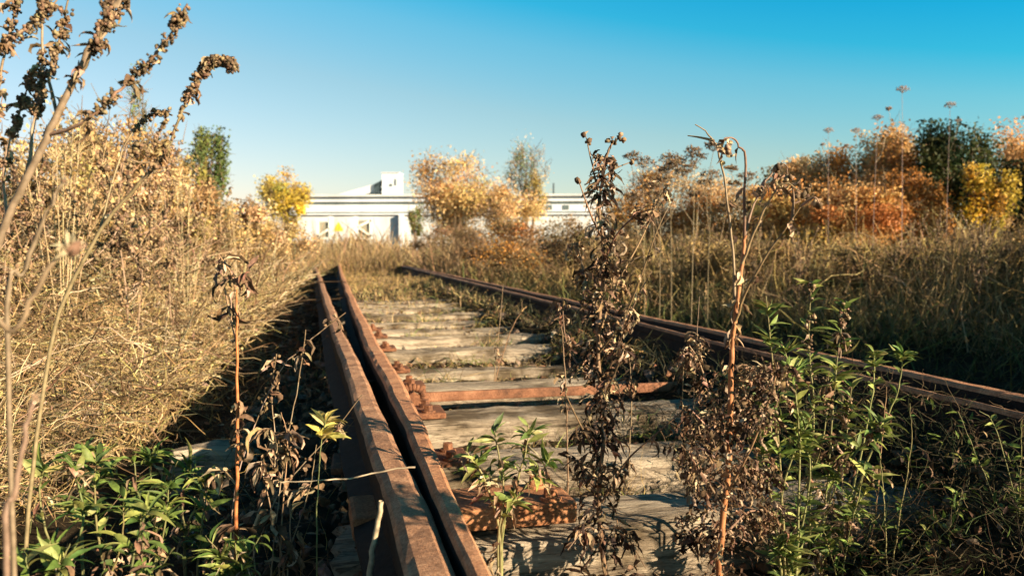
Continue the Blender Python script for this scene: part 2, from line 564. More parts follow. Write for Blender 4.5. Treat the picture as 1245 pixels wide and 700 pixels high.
# ------------------------------------------------------------------ rails
def rail(name, label, mat, path, z0, prof, right_lit=False):
    """path: list of (s, u); prof(s) -> (half head, foot left, foot right)"""
    S = np.concatenate([np.arange(path[0][0], 6, 0.06), np.arange(6, path[-1][0], 0.4)])
    U = spline([(p[0], p[1], 0) for p in path], 400)
    U = np.interp(S, U[:, 0], U[:, 1])
    H = 0.155
    rings = []
    for s, u in zip(S, U):
        hw, fl, fr = prof(s)
        w = min(0.010, hw * 0.8)
        pr = [(-fl, 0), (-fl, .010), (-w - .004, .028), (-w, H - .046), (-hw, H - .038), (-hw, H - .013), (-hw + .15 * hw, H - .005), (-hw + .5 * hw, H),
              (hw - .5 * hw, H), (hw - .15 * hw, H - .005), (hw, H - .013), (hw, H - .038), (w, H - .046), (w + .004, .028), (fr, .010), (fr, 0)]
        q = np.array([su(s, u + a, z0 + b) for a, b in pr])
        q[:, :2] += NV * (rng.normal() * 0.0007 + .0022 * math.sin(s * 3.1 + path[0][1] * 40) + .0012 * math.sin(s * 11.3))
        q[:, 2] += rng.normal(size=len(q)) * 0.0007 + .0015 * math.sin(s * 4.7 + path[0][1] * 9)
        rings.append(q)
    V = np.array(rings); K, n, _ = V.shape
    bm = bmesh.new()
    vs = [[bm.verts.new(p) for p in r] for r in V]
    for k in range(K - 1):
        for j in range(n):
            bm.faces.new((vs[k][j], vs[k + 1][j], vs[k + 1][(j + 1) % n], vs[k][(j + 1) % n]))
    bm.faces.new(vs[0]); bm.faces.new(list(reversed(vs[-1])))
    bmesh.ops.recalc_face_normals(bm, faces=bm.faces)
    bm.faces.ensure_lookup_table()
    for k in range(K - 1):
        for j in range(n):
            bm.faces[k * n + j].material_index = 0 if j in (5, 6, 7, 8, 9, 13) or (j == 12 and right_lit) else 1  # bright rust on tops and lit web, shade-dark on sides: light set by material
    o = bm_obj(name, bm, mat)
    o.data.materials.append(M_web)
    return tag(o, label, 'rail', 'rails of the abandoned track')


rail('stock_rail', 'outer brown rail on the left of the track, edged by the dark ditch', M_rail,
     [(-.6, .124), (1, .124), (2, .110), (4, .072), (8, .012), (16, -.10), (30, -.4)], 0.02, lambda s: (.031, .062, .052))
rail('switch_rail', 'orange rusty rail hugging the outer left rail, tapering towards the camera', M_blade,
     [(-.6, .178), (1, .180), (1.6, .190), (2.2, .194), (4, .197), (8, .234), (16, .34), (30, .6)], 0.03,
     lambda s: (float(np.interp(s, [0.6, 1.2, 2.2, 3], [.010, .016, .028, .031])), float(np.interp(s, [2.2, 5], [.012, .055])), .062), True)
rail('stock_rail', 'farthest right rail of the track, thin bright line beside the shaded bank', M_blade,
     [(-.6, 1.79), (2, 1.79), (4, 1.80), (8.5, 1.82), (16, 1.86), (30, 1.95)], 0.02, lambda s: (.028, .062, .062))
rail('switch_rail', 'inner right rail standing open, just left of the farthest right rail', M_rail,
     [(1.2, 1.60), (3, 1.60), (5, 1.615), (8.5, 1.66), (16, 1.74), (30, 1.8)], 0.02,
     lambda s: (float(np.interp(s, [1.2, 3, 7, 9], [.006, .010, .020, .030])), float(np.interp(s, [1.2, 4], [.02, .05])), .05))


# ------------------------------------------------------------------ sleepers with their base plates
EX = Vector((NV[0], NV[1], 0)); EY = Vector((TV[0], TV[1], 0)); EZ = Vector((0, 0, 1))


def sleeper(s_front, w, u0, u1, label, ztop=0.0, tilt=0.0, plate=None, seed=0, wear=1.0):
    s_c = s_front + w / 2; L = u1 - u0
    root = empty('railway_sleeper', su(s_c, (u0 + u1) / 2, -0.1), label, 'sleeper', 'timber sleepers under the rails')
    root.rotation_euler = (0, 0, math.atan2(NV[1], NV[0]) + tilt)
    bm = bmesh.new()
    nx, ny, nz = 60, 7, 4
    Hh = 0.17
    r = bmesh.ops.create_cube(bm, size=1.0)
    bmesh.ops.scale(bm, vec=(L, w, Hh), verts=bm.verts)
    ex = [e for e in bm.edges if abs(e.verts[0].co.x - e.verts[1].co.x) > .1]
    bmesh.ops.subdivide_edges(bm, edges=ex, cuts=nx, use_grid_fill=True)
    ey = [e for e in bm.edges if abs(e.verts[0].co.y - e.verts[1].co.y) > w * .9]
    bmesh.ops.subdivide_edges(bm, edges=ey, cuts=ny, use_grid_fill=True)
    ez = [e for e in bm.edges if abs(e.verts[0].co.z - e.verts[1].co.z) > Hh * .9]
    bmesh.ops.subdivide_edges(bm, edges=ez, cuts=nz, use_grid_fill=True)
    for v in bm.verts:
        q = v.co.copy()
        n1 = mnoise.noise(Vector((q.x * 3 + seed * 7, q.y * 9, q.z * 9)))
        n2 = mnoise.noise(Vector((q.x * 1.2 + seed * 3, q.y * 26, q.z * 20 + seed)))
        n3 = mnoise.noise(Vector((q.x * 14 + seed, q.y * 14, seed * 2.3)))
        ey_ = abs(q.y) / (w / 2)
        edge = max(0, ey_ - .72) / .28
        endx = max(0, abs(q.x) - (L / 2 - .16)) / .16
        v.co.z += wear * (.010 * n1 + .010 * n2 * (1 if q.z > 0 else .2) + .006 * n3 - (.010 + .030 * max(0, n1 + .1)) * edge * (q.z > 0) - .02 * endx * (q.z > 0) * (1 + n3))
        v.co.y += wear * (.014 * n1 + .008 * n3) * (ey_ > .9)
        v.co.x += .05 * (n2 + n3 * .6) * (abs(q.x) > L / 2 - .01)
        if endx > 0: v.co.y *= 1 - .22 * endx * (0.5 + abs(n3))
        v.co.z += 0.1 + ztop - Hh / 2
    bmesh.ops.recalc_face_normals(bm, faces=bm.faces)
    bm_obj('timber', bm, M_wood, root, True)
    if plate:
        pu0, pu1, thick, nb = plate
        c0 = (pu0 + pu1) / 2 - (u0 + u1) / 2
        bm = bmesh.new()
        zt = 0.1 + ztop
        box(bm, (c0, -0.01, zt + thick / 2 + .003), (pu1 - pu0, w * .62, thick), bevel=min(.008, thick * .3))
        pl = bm_obj('base_plate', bm, M_plate if seed == 0 else M_iron, root)
        for k in range(nb):
            bx = c0 + (pu1 - pu0) / 2 - .045 - (.09 if k >= 2 else 0) - rng.uniform(0, .012)
            by = (-.05 if k % 2 == 0 else .045) - .01
            bm = bmesh.new()
            cyl(bm, (bx, by, zt + thick + .001), (bx, by, zt + thick + .009), .024, .022, 14)
            cyl(bm, (bx, by, zt + thick + .008), (bx, by, zt + thick + .026), .015, .014, 6)
            b = bm_obj('bolt', bm, M_plate if seed == 0 else M_iron, pl)
    return root


near_labels = [
    ('nearest sleeper, pale block carrying the big orange rusty plate', 1.54, .25, .0, (0.05, .50, .045, 3), 1.3, 2.35),
    ('wide grey cracked sleeper just behind the one with the orange plate', 2.03, .27, -.015, (0.02, .38, .018, 2), 1.6, 2.25),
    ('pale sleeper with a tapered broken end right in front of the rusty rod', 2.60, .24, .012, (0.02, .39, .020, 3), 1.0, 2.4),
    ('sleeper directly behind the rusty rod with chipped upper edge', 3.16, .205, .01, (0.02, .39, .020, 3), 1.2, 2.5),
    ('second sleeper behind the rusty rod, grass along its edge', 3.74, .205, .0, (0.02, .39, .020, 3), 1.2, 2.3),
    ('third sleeper behind the rusty rod, split into two pale slabs', 4.32, .26, .015, (0.02, .38, .018, 2), 1.6, 2.5),
    ('fourth sleeper behind the rusty rod, short bright end in the sun', 4.93, .205, .02, (0.02, .38, .018, 2), 1.3, 2.3),
    ('fifth sleeper behind the rusty rod, half sunk in dry grass', 5.50, .205, .0, (0.0, .38, .018, 2), 1.4, 2.4),
    ('sixth sleeper behind the rusty rod among green tufts', 6.10, .205, .005, None, 1.4, 2.4),
    ('seventh sleeper behind the rusty rod, thin pale strip in grass', 6.70, .205, .01, None, 1.4, 2.4),
    ('eighth sleeper behind the rusty rod, barely showing in stubble', 7.35, .205, .01, None, 1.4, 2.4),
    ('ninth sleeper behind the rusty rod, the last one showing before the weeds', 8.0, .205, .01, None, 1.4, 2.4),
    ('last sleeper swallowed by weeds where the left rails vanish', 8.7, .205, .0, None, 1.4, 2.4),
]
for k, (lb, sf, w, zt, pl, wear, u1) in enumerate(near_labels):
    sleeper(sf * .985 + .03, w, .05 + rng.uniform(-.02, .02), u1 - .25 * rng.uniform(), lb, zt - (.012 * rng.uniform() if k else 0) + (.012 if k > 4 else 0), rng.normal() * .018, pl, k, wear)

stub = sleeper(2.50, .11, -.42, -.20, 'short pale plank end lying in the weeds left of the rails', -.01, .06, None, 17, 1.0)
del stub['group']

# ------------------------------------------------------------------ switch rod
ro = su(2.93, .26, 0.0)
rod = empty('switch_rod', ro, 'rusty iron rod with an eye end lying across the sleepers between the rails', 'rod')
rod.rotation_euler = (0, 0, math.atan2(NV[1], NV[0]) + .015)
bm = bmesh.new()
box(bm, (.61, 0, .026), (1.06, .020, .036), bevel=.007)
bm_obj('bar', bm, M_rod, rod)
bm = bmesh.new()
nseg = 20
for k in range(nseg):                                   # eye, a flattened ring
    a0, a1 = 2 * math.pi * k / nseg, 2 * math.pi * (k + 1) / nseg
    cyl(bm, (.05 + .042 * math.cos(a0), 0, .030 + .034 * math.sin(a0)), (.05 + .042 * math.cos(a1), 0, .030 + .034 * math.sin(a1)), .014, n=10)
bm_obj('eye', bm, M_iron, rod, True)
bm = bmesh.new()
box(bm, (-.02, -.005, .035), (.035, .05, .11), bevel=.006)
box(bm, (-.055, -.005, .085), (.11, .045, .022), bevel=.005)
box(bm, (-.035, -.03, -.005), (.13, .03, .025), bevel=.005)
bm_obj('bracket', bm, M_iron, rod)
bm = bmesh.new()
cyl(bm, (.05, -.045, .030), (.05, .045, .030), .015, n=12)
cyl(bm, (.05, -.056, .030), (.05, -.044, .030), .026, n=6)
bm_obj('pin', bm, M_iron, rod)

# ------------------------------------------------------------------ far building, gate
by = 82.0; k_ = by / 1000


def bpt(x, y, d=by):
    return px(x, y, d)


bo = (bpt(520, 302)[0], by, 0.0)
bld = empty('factory_building', bo, 'long white flat roofed factory hall with dark window bands beyond the trees', 'building')
bld.rotation_euler = (0, 0, math.radians(-3.0))


def bz(y): return (302 - y) * k_ + .56


def bpart(name, x0, x1, y0, y1, dep, mat, yoff=0.0):
    bm = bmesh.new()
    box(bm, (((x0 + x1) / 2 - 520) * k_, dep / 2 + yoff, (bz(y0) + bz(y1)) / 2), ((x1 - x0) * k_, dep, (bz(y0) - bz(y1))))
    return bm_obj(name, bm, mat, bld)


bpart('wall', 352, 738, 249, 309, 14, M_white)
bpart('window_band', 352.5, 737.5, 245.4, 249, 13.6, M_glass, .18)
bpart('wall', 352, 738, 239.2, 245.4, 14, M_white)
bpart('roof', 350, 740, 237.0, 239.2, 14.8, M_grey, -.4)
bpart('window_band', 352.5, 737.5, 257.6, 259.4, .15, M_glass, -.08)
bpart('plinth', 353, 737, 263.5, 308, .4, M_grey, -.4)
bpart('ledge', 352, 738, 259.6, 261.4, .5, M_white, -.5)
bpart('column', 487, 492, 261.5, 305, .5, M_white, -.95)
for xx in (664, 684): bpart('window', xx, xx + 7, 250, 255.5, .12, M_glass, -.07)
tw = bpart('roof_tower', 457, 478, 207.5, 236.8, 2.2, M_white, 3.0)
bpart('tower_roof', 456, 479, 206.4, 207.4, 2.4, M_grey, 2.9)
bpart('tower_window', 467, 470, 221, 224, .1, M_glass, 2.93)
bpart('tower_window', 473.5, 475, 215, 223, .1, M_glass, 2.93)
bm = bmesh.new()
for (xa, ya, xb, yb) in [(447, 222, 456.8, 217), (447, 235, 456.8, 232.5), (447.3, 222, 447.3, 236.8), (452, 219.5, 452, 236.8), (437, 236.5, 456.8, 226), (447, 224, 456.8, 219.5), (449.5, 221, 449.5, 229)]:
    a = Vector(((xa - 520) * k_, 3.6, bz(ya))); b = Vector(((xb - 520) * k_, 3.6, bz(yb)))
    d = (b - a); L = d.length; d.normalize(); s_ = Vector((0, 1, 0)); box(bm, (a + b) / 2, (L, .9, .18), (d, s_, d.cross(s_)))
bm_obj('conveyor_frame', bm, M_steel, bld)
bm = bmesh.new()
a = Vector(((402 - 520) * k_, 4.2, bz(238))); b = Vector(((448 - 520) * k_, 4.2, bz(225)))
d = (b - a); L = d.length; d.normalize(); s_ = Vector((0, 1, 0)); box(bm, (a + b) / 2, (L, 1.6, .75), (d, s_, d.cross(s_)))
bm_obj('conveyor_gallery', bm, M_grey, bld)
bm = bmesh.new()
cyl(bm, ((672.5 - 520) * k_, 5, bz(238)), ((672.5 - 520) * k_, 5, bz(219)), .10, .09, 10)
bm_obj('chimney', bm, M_steel, bld)

gd = 62.0
gate = empty('gate', (px(420, 302, gd)[0], gd, 0.0), 'white braced double gate in front of the factory wall at the track end', 'gate')


def gpart(name, lines, w, mat):
    bm = bmesh.new()
    for (xa, ya, xb, yb) in lines:
        a = Vector(((xa - 420) * gd / 1000, 0, (302 - ya) * gd / 1000 + .56)); b = Vector(((xb - 420) * gd / 1000, 0, (302 - yb) * gd / 1000 + .56))
        d = b - a; L = d.length; d.normalize(); s_ = Vector((0, 1, 0)); box(bm, (a + b) / 2, (L, .1, w), (d, s_, d.cross(s_)))
    return bm_obj(name, bm, mat, gate)


gpart('gate_post', [(402.5, 263, 402.5, 310)], .32, M_gatewhite)
gpart('gate_post', [(433, 263, 433, 310)], .26, M_gatewhite)
gpart('gate_leaf', [(384, 289, 401, 278), (384, 289.8, 401, 289.8), (384, 267, 401, 267), (387, 269, 387, 289)], .16, M_gatewhite)
gpart('gate_leaf', [(435, 276, 452, 268), (435, 276, 452, 287), (435, 290.5, 452, 290.5), (451, 266, 451, 289)], .16, M_gatewhite)
for xa, xb, ya, yb in ((387.5, 400.5, 270, 289), (436, 450.5, 268, 289)):
    bm = bmesh.new()
    box(bm, (((xa + xb) / 2 - 420) * gd / 1000, .12, (302 - (ya + yb) / 2) * gd / 1000 + .56), ((xb - xa) * gd / 1000, .06, (yb - ya) * gd / 1000))
    bm_obj('gate_panel', bm, M_mesh, gate)
bm = bmesh.new()
sg = px(411.5, 277, gd - .3)
sign = empty('warning_sign', (sg[0], sg[1], -.1), 'small yellow triangle warning sign by the white gate', 'sign')
vs = [bm.verts.new((a, y, b + sg[2] + .1)) for y in (0, .03) for a, b in ((-.36, -.26), (.36, -.26), (.30, -.05), (.04, .42), (-.04, .42), (-.30, -.05))]
bm.faces.new(vs[:6]); bm.faces.new(list(reversed(vs[6:])))
for q in range(6): bm.faces.new((vs[q], vs[q + 6], vs[(q + 1) % 6 + 6], vs[(q + 1) % 6]))
bmesh.ops.recalc_face_normals(bm, faces=bm.faces)
bm_obj('panel', bm, M_yellow, sign)
bm = bmesh.new(); cyl(bm, (0, .05, -.0), (0, .05, sg[2] + .1), .03, n=8)
bm_obj('pole', bm, M_steel, sign)


# ------------------------------------------------------------------ trees and bushes
def crown_points(n, centre, rad, nclump, spread, shape=1.0):
    cc = randdir(nclump) * rng.uniform(.25, 1, (nclump, 1)) ** .6
    cc[:, 2] = np.where(cc[:, 2] < 0, cc[:, 2] * shape, cc[:, 2])
    cc = cc * rad + centre
    w = rng.dirichlet(np.ones(nclump) * 3)
    idx = rng.choice(nclump, n, p=w)
    p = cc[idx] + np.clip(rng.normal(size=(n, 3)), -1.9, 1.9) * spread * np.asarray(rad) * rng.uniform(.6, 1.3, nclump)[idx][:, None]
    return p, cc, idx


def tree(name, label, cat, x, ytop, ybot, halfw, d, cols, n, size, nclump=26, spread=.17, trunk_r=.06, group=None, depth_ratio=.9, patch=None, twigs=1, shape=1.0):
    top = px(x, ytop, d)[2]; zb = px(x, ybot, d)[2]
    bx = px(x, 302, d)[0]
    g = float(ground_z(np.array(bx), np.array(d)))
    root = empty(name, (bx, d, g), label, cat, group)
    rad = np.array([halfw * d / 1000, halfw * d / 1000 * depth_ratio, (top - zb) / 2 * .9])
    c = np.array([bx, d, (top + zb) / 2])
    n = int(n * 1.8)
    n = int(n * 1.35); size = size * .78
    P, cc, idx = crown_points(n, c, rad * .95, nclump, spread * 1.4, shape)
    P[:, 2] = np.maximum(P[:, 2], g + .05)
    clump_col = pick(cols, nclump, .12)
    C = clump_col[idx] * (1 + .2 * rng.normal(size=(n, 1)))
    if patch is not None:
        C = np.where(rng.uniform(size=(n, 1)) < .15, pick(patch, n), C)
    mbc = MB(); mbc.flakes(P, rng.uniform(.6, 1.3, n) * size, C)
    mbt = MB()
    tp = spline([(bx, d, g - .1), (bx + rng.normal() * .04, d, g + (c[2] - g) * .5), (bx, d, c[2] + rad[2] * .3)], 10)
    mbt.tubes(tp[None], np.linspace(trunk_r, trunk_r * .35, 10)[None], np.array([[.13, .09, .06]]), 7)
    lim = []
    for q in range(nclump):
        s0 = tp[rng.integers(3, 9)]
        mid = (s0 + cc[q]) / 2 + rng.normal(size=3) * .1 * rad
        lim.append(spline([s0, mid, cc[q], cc[q] + (cc[q] - mid) * .35 + rng.normal(size=3) * .05], 8))
    mbt.tubes(np.array(lim), np.linspace(trunk_r * .4, trunk_r * .08, 8)[None], pick(BROWN, nclump), 4)
    if twigs:
        k = nclump * 12
        b0 = cc[rng.integers(0, nclump, k)] + rng.normal(size=(k, 3)) * rad * .10
        dd = norm(randdir(k) + np.array([0, 0, .7])); Lw = rng.uniform(.15, .4, (k, 1)) * rad.max()
        t = np.linspace(0, 1, 4)[None, :, None]
        mbt.tubes(b0[:, None] + dd[:, None] * Lw[:, None] * t, np.linspace(.009, .003, 4)[None] * max(.5, d / 25), pick(BROWN, k), 3)
    mbt.build('trunk', M_stem, root)
    mbc.build('crown' if cat == 'tree' else 'foliage', M_crown, root)
    return root


OR = [(.60, .27, .065), (.52, .225, .055), (.66, .37, .11), (.40, .17, .045), (.62, .38, .15)]
PK = [(.78, .52, .24), (.74, .47, .20), (.82, .58, .31), (.64, .40, .17)]
YL = [(.72, .46, .04), (.62, .38, .04), (.55, .40, .06), (.75, .52, .09)]
DG = [(.028, .050, .018), (.040, .062, .020), (.020, .034, .014), (.060, .075, .022)]
GY_ = [(.14, .19, .05), (.22, .24, .07), (.30, .27, .07), (.10, .14, .045)]
tree('yellow_tree', 'small bright yellow tree at the left end of the factory', 'tree', 352, 203, 275, 28, 46, YL + [(.5, .42, .1)], 3200, .15, 30, .14)
tree('orange_tree', 'broad orange tree standing in front of the middle of the factory', 'tree', 556, 186, 292, 56, 42, PK + PK + PK + OR, 6500, .13, 44, .17)
tree('orange_tree', 'pale peach bush merging with the right side of the broad orange tree', 'tree', 612, 222, 296, 42, 40, PK, 3200, .12, 26, .17)
tree('bare_tree', 'tall thin tree with sparse peach leaves right of the broad orange tree', 'tree', 640, 158, 262, 27, 47, PK + GY_, 620, .11, 22, .15)
tree('yellow_tree', 'small yellow green shrub under the tall thin tree', 'tree', 648, 205, 262, 18, 46, [(.5, .38, .10), (.42, .34, .1)], 800, .11, 14, .17)
tree('green_tree', 'yellow green young tree rising over the left thicket', 'tree', 254, 148, 262, 26, 16, GY_, 1500, .075, 22, .13, .04)
tree('green_tree', 'slim green sapling poking above the tan thicket on the left', 'tree', 173, 82, 240, 12, 12, GY_, 420, .045, 14, .15, .02)
tree('green_bush', 'low green bush at the left edge of the broad orange tree', 'bush', 505, 243, 292, 9, 40, GY_, 420, .12, 10, .18)

# right bank
tree('orange_bush', 'rust orange bush left of the dark green bush on the right bank', 'bush', 1068, 148, 316, 62, 14, PK + OR, 8000, .064, 60, .13, .03)
tree('orange_bush', 'peach brown shrub at the left end of the right bank bushes', 'bush', 978, 184, 310, 60, 15, OR + PK, 5600, .064, 34, .13, .03)
tree('dark_green_bush', 'large dark green bush standing above the right bank', 'bush', 1158, 150, 290, 44, 13.2, DG, 6500, .066, 34, .14, .04)
tree('yellow_bush', 'golden yellow shrub in front of the large dark green bush', 'bush', 1196, 190, 292, 30, 12.0, YL + [(.6, .3, .04), (.62, .34, .05)], 2000, .060, 18, .12, .03, patch=DG)
tree('dark_green_bush', 'dark green bush cut off by the right edge of the photo', 'bush', 1250, 176, 290, 30, 12.6, DG, 3200, .060, 26, .14, .04)
tree('orange_bush', 'orange brown shrub behind the gap of the two dark green bushes', 'bush', 1222, 160, 290, 52, 16, OR + PK[:2], 4600, .072, 26, .15, .03)
tree('orange_bush', 'glowing orange shrub low at the foot of the dark green bush', 'bush', 1030, 218, 318, 76, 12, OR, 5200, .056, 30, .13, .03)
tree('orange_bush', 'bright orange shrub left of the glowing orange shrub, behind the forked weed', 'bush', 950, 216, 312, 52, 13, OR + PK[:1], 3600, .056, 34, .13, .03)
tree('orange_bush', 'bright orange shrub right under the tallest umbel weed', 'bush', 1104, 206, 312, 50, 12.8, OR, 3600, .056, 34, .13, .03)
tree('orange_bush', 'peach tan tall shrub between the peach brown shrub and the rust orange bush', 'bush', 1012, 172, 312, 46, 14.5, PK + OR[:2], 4600, .060, 40, .13, .03)
tree('orange_bush', 'peach topped shrub touching the left side of the large dark green bush', 'bush', 1108, 150, 312, 42, 14.2, PK + OR[:2], 4600, .060, 40, .13, .03)
tree('orange_bush', 'dim tan shrub behind the umbel weeds in the middle of the bank', 'bush', 880, 205, 300, 66, 17, PK + BROWN + OR, 4200, .06, 34, .15, .03)
tree('orange_bush', 'brown tangled shrub just right of the factory', 'bush', 790, 200, 300, 66, 18, BROWN + OR + PK, 4200, .06, 34, .15, .03)


# tan shrubs of the left thicket
TN = [(.58, .385, .165), (.50, .32, .135), (.66, .47, .23), (.36, .23, .10)]
tree('dry_bush', 'tan dry shrub filling the left edge behind the seeding stems', 'bush', 40, 118, 330, 120, 5.2, TN, 3600, .035, 46, .11, .02)
tree('dry_bush', 'golden tan shrub below the slim green sapling on the left', 'bush', 150, 142, 320, 80, 7.0, TN, 3600, .040, 44, .11, .02)
tree('dry_bush', 'tan shrub at the foot of the yellow green young tree', 'bush', 225, 196, 320, 60, 8.0, TN + BROWN, 2600, .042, 34, .12, .02)
tree('dry_bush', 'low tan shrub between the young tree and the yellow tree', 'bush', 288, 238, 325, 52, 9.5, TN, 2400, .045, 26, .13, .02)

BR2 = [(.24, .16, .08), (.17, .11, .055), (.34, .23, .12), (.28, .17, .075)]
tree('dry_bush', 'brown scrub closing the track end below the gate', 'bush', 425, 288, 318, 40, 26, BR2 + TN[:1], 1500, .05, 24, .13, .02)
tree('dry_bush', 'brown scrub in front of the broad orange tree', 'bush', 545, 270, 328, 60, 19, BR2, 2000, .05, 30, .13, .02)
tree('dry_bush', 'russet scrub below the pale peach bush', 'bush', 622, 254, 332, 56, 15.5, BR2 + OR[:2], 2000, .05, 30, .13, .02)
tree('dry_bush', 'tan scrub below the right end of the factory', 'bush', 695, 262, 340, 46, 13, BR2 + TN[:1], 1700, .05, 26, .13, .02)

OLB = [(.22, .16, .06), (.30, .21, .08), (.15, .115, .045), (.38, .26, .10)]
for q, (x_, yt, hw_, d_, lb_) in enumerate([(760, 262, 50, 11, 'olive scrub on the bank behind the dark middle weed'), (850, 258, 46, 10, 'olive scrub on the bank between the two tall weeds'),
                                            (940, 264, 50, 9.5, 'olive scrub on the bank below the peach brown shrub'), (1040, 272, 56, 8.6, 'olive scrub on the bank below the glowing orange shrub'),
                                            (1140, 268, 56, 8.2, 'olive scrub on the bank below the large dark green bush'), (1235, 258, 56, 7.8, 'olive scrub on the bank at the right edge')]):
    tree('olive_scrub', lb_, 'bush', x_, yt + 20, 360, hw_, d_, OLB + BR2[:1], 1300, .036, 26, .13, .015)

tree('dry_bush', 'pale straw shrub crowding the rails below the yellow tree', 'bush', 345, 266, 326, 34, 12, TN, 1500, .045, 22, .14, .015)

# ------------------------------------------------------------------ masses of grass and weeds (stuff)
def strands(n, base, lean, L, wig, K=6, droop=.25):
    """curving blades: base (n,3), lean (n,3) growth direction, L (n,)"""
    d = norm(lean)
    t = np.linspace(0, 1, K)
    side = norm(rng.normal(size=(n, 3)) * np.array([1, 1, .3]))
    P = base[:, None] + d[:, None] * (L[:, None] * t)[..., None] + side[:, None] * (L[:, None] * droop * t ** 2)[..., None]
    P[..., 2] -= (L[:, None] * droop * .6 * t ** 2)
    w = np.cumsum(rng.normal(size=(n, K, 3)), 1) * (wig * L)[:, None, None]
    w[:, 0] = 0
    return P + w


def sample_region(n, s0, s1, u0, u1, power=1.0):
    s = s0 * (s1 / s0) ** (rng.uniform(0, 1, n) ** power) if s0 > 0 else rng.uniform(s0, s1, n)
    u = rng.uniform(0, 1, n)
    uu0 = u0(s) if callable(u0) else u0; uu1 = u1(s) if callable(u1) else u1
    u = uu0 + (uu1 - uu0) * u
    p = TV[None] * s[:, None] + NV[None] * u[:, None]
    return s, u, np.stack([p[:, 0], p[:, 1], ground_z(p[:, 0], p[:, 1])], -1)


def grass(mb, n, region, h, cols, width, lean=.35, wig=.03, droop=.3, hfun=None, K=6):
    s, u, b = sample_region(n, *region)
    L = rng.uniform(h[0], h[1], n)
    if hfun is not None: L = L * hfun(s, u)
    d = np.array([0, 0, 1.0]) + rng.normal(size=(n, 3)) * lean
    d[:, 2] = np.abs(d[:, 2])
    P = strands(n, b, d, L, wig, K, droop)
    W = width * np.linspace(1, .25, K)[None] * rng.uniform(.6, 1.4, (n, 1)) * np.clip(s / 3.5, .6, 3.0)[:, None]
    mb.ribbons(P, W, pick(cols, n, .2))


def tangle(mb, n, region, zr, cols, width, L=(.05, .16), flat=.5, zfun=None, wig=.10, K=5):
    s, u, b = sample_region(n, *region)
    z = rng.uniform(zr[0], zr[1], n)
    if zfun is not None: z = z * zfun(s, u)
    b[:, 2] += z
    d = randdir(n) * np.array([1, 1, flat]) + np.array([0, 0, .25])
    Ls = rng.uniform(*L, n) * np.clip(s / 3, .8, 2.5)
    P = strands(n, b, d, Ls, wig, K, .2)
    W = width * np.linspace(1, .4, K)[None] * rng.uniform(.5, 1.5, (n, 1)) * np.clip(s / 3.0, .6, 3.0)[:, None]
    mb.tubes(P, W / 2, pick(cols, n, .25), 3)


# left thicket
ledge = lambda s: np.interp(s, [1, 2, 4, 8, 14, 30], [-.85, -.72, -.52, -.38, -.1, .2])
lfar = lambda s: ledge(s) - np.interp(s, [1, 3, 8, 30], [1.0, 2.6, 5, 14])
lh = lambda s, u: .30 + .70 * smooth(0, 1.6, ledge(s) - u)
mb = MB()
THK = [(.50, .34, .165), (.40, .265, .125), (.64, .47, .25), (.20, .13, .065), (.40, .31, .12)]
grass(mb, 9000, (2.9, 30, lfar, ledge), (.4, 1.05), THK, .0042, .60, .035, .3, lh)
grass(mb, 5000, (1.6, 9, lfar, ledge), (.25, .6), THK + [(.24, .24, .09), (.30, .27, .10)], .0040, .6, .05, .5, lh)
tag(mb.build('dry_grass', M_grass), 'tall tan dry grass thicket filling the left bank beside the rails', 'dry grass', kind='stuff')
mb = MB()
tangle(mb, 26000, (1.5, 14, lfar, ledge), (.02, .95), THK + [(.56, .45, .28)], .0034, (.05, .20), .60, lh, .06)
tangle(mb, 7000, (1.8, 14, lfar, ledge), (.02, .95), BROWN + [(.50, .39, .24)], .0050, (.15, .42), .8, lh, .03, 7)
k = 16000
s_, u_, b_ = sample_region(k, 1.8, 14, lfar, ledge)
b_[:, 2] += rng.uniform(.02, 1.0, k) * lh(s_, u_)
mb.leaves(b_, randdir(k), randdir(k), rng.uniform(.012, .034, k) * np.clip(s_ / 3, .8, 2), rng.uniform(.004, .010, k) * np.clip(s_ / 3, .8, 2), pick(THK + DRYLEAF, k), curl=rng.uniform(-.5, 2, k), twist=rng.normal(size=k) * 1.5, fold=.4, crumple=.15, K=4)
tag(mb.build('dry_brushwood', M_grass), 'tangled mat of thin dry twigs and stems on the left bank', 'brushwood', kind='stuff')

# right bank
redge = lambda s: np.interp(s, [1, 3, 6, 9, 12, 30], [4.9, 4.7, 4.4, 3.5, 2.9, 3.4])
rfar = lambda s: redge(s) + np.interp(s, [1, 3, 8, 30], [4.5, 5, 7.0, 16])
rh = lambda s, u: (.80 + .34 * np.sin(s * 2.3 + u * 1.7) * np.sin(u * 2.9 - s * .8) + .18 * np.sin(s * 6.1 - u * 4.3)) * (.70 + .30 * smooth(0, 1.2, u - redge(s))) * np.interp(s, [2, 6, 12], [.8, 1, 1.15])
mb = MB()
OLV = [(.30, .21, .075), (.40, .275, .10), (.16, .125, .048), (.52, .36, .155)]
grass(mb, 26000, (2.6, 32, redge, rfar), (.45, 1.0), OLV + TAN[:2], .0055, .34, .02, .16, rh)
grass(mb, 8000, (3.0, 22, lambda s: redge(s) - .7, lambda s: redge(s) + 2.5), (.25, .8), [(.10, .115, .035), (.14, .11, .045), (.08, .07, .03), (.17, .16, .05)], .0065, .5, .03, .3, rh)  # darker grass by the edge, its colour stands in for shade on the bank
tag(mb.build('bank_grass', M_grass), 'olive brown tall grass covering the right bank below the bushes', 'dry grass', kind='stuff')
mb = MB()
tangle(mb, 15000, (2.6, 22, redge, rfar), (.02, .65), OLV + BROWN + TAN, .0036, (.06, .2), .8, rh)
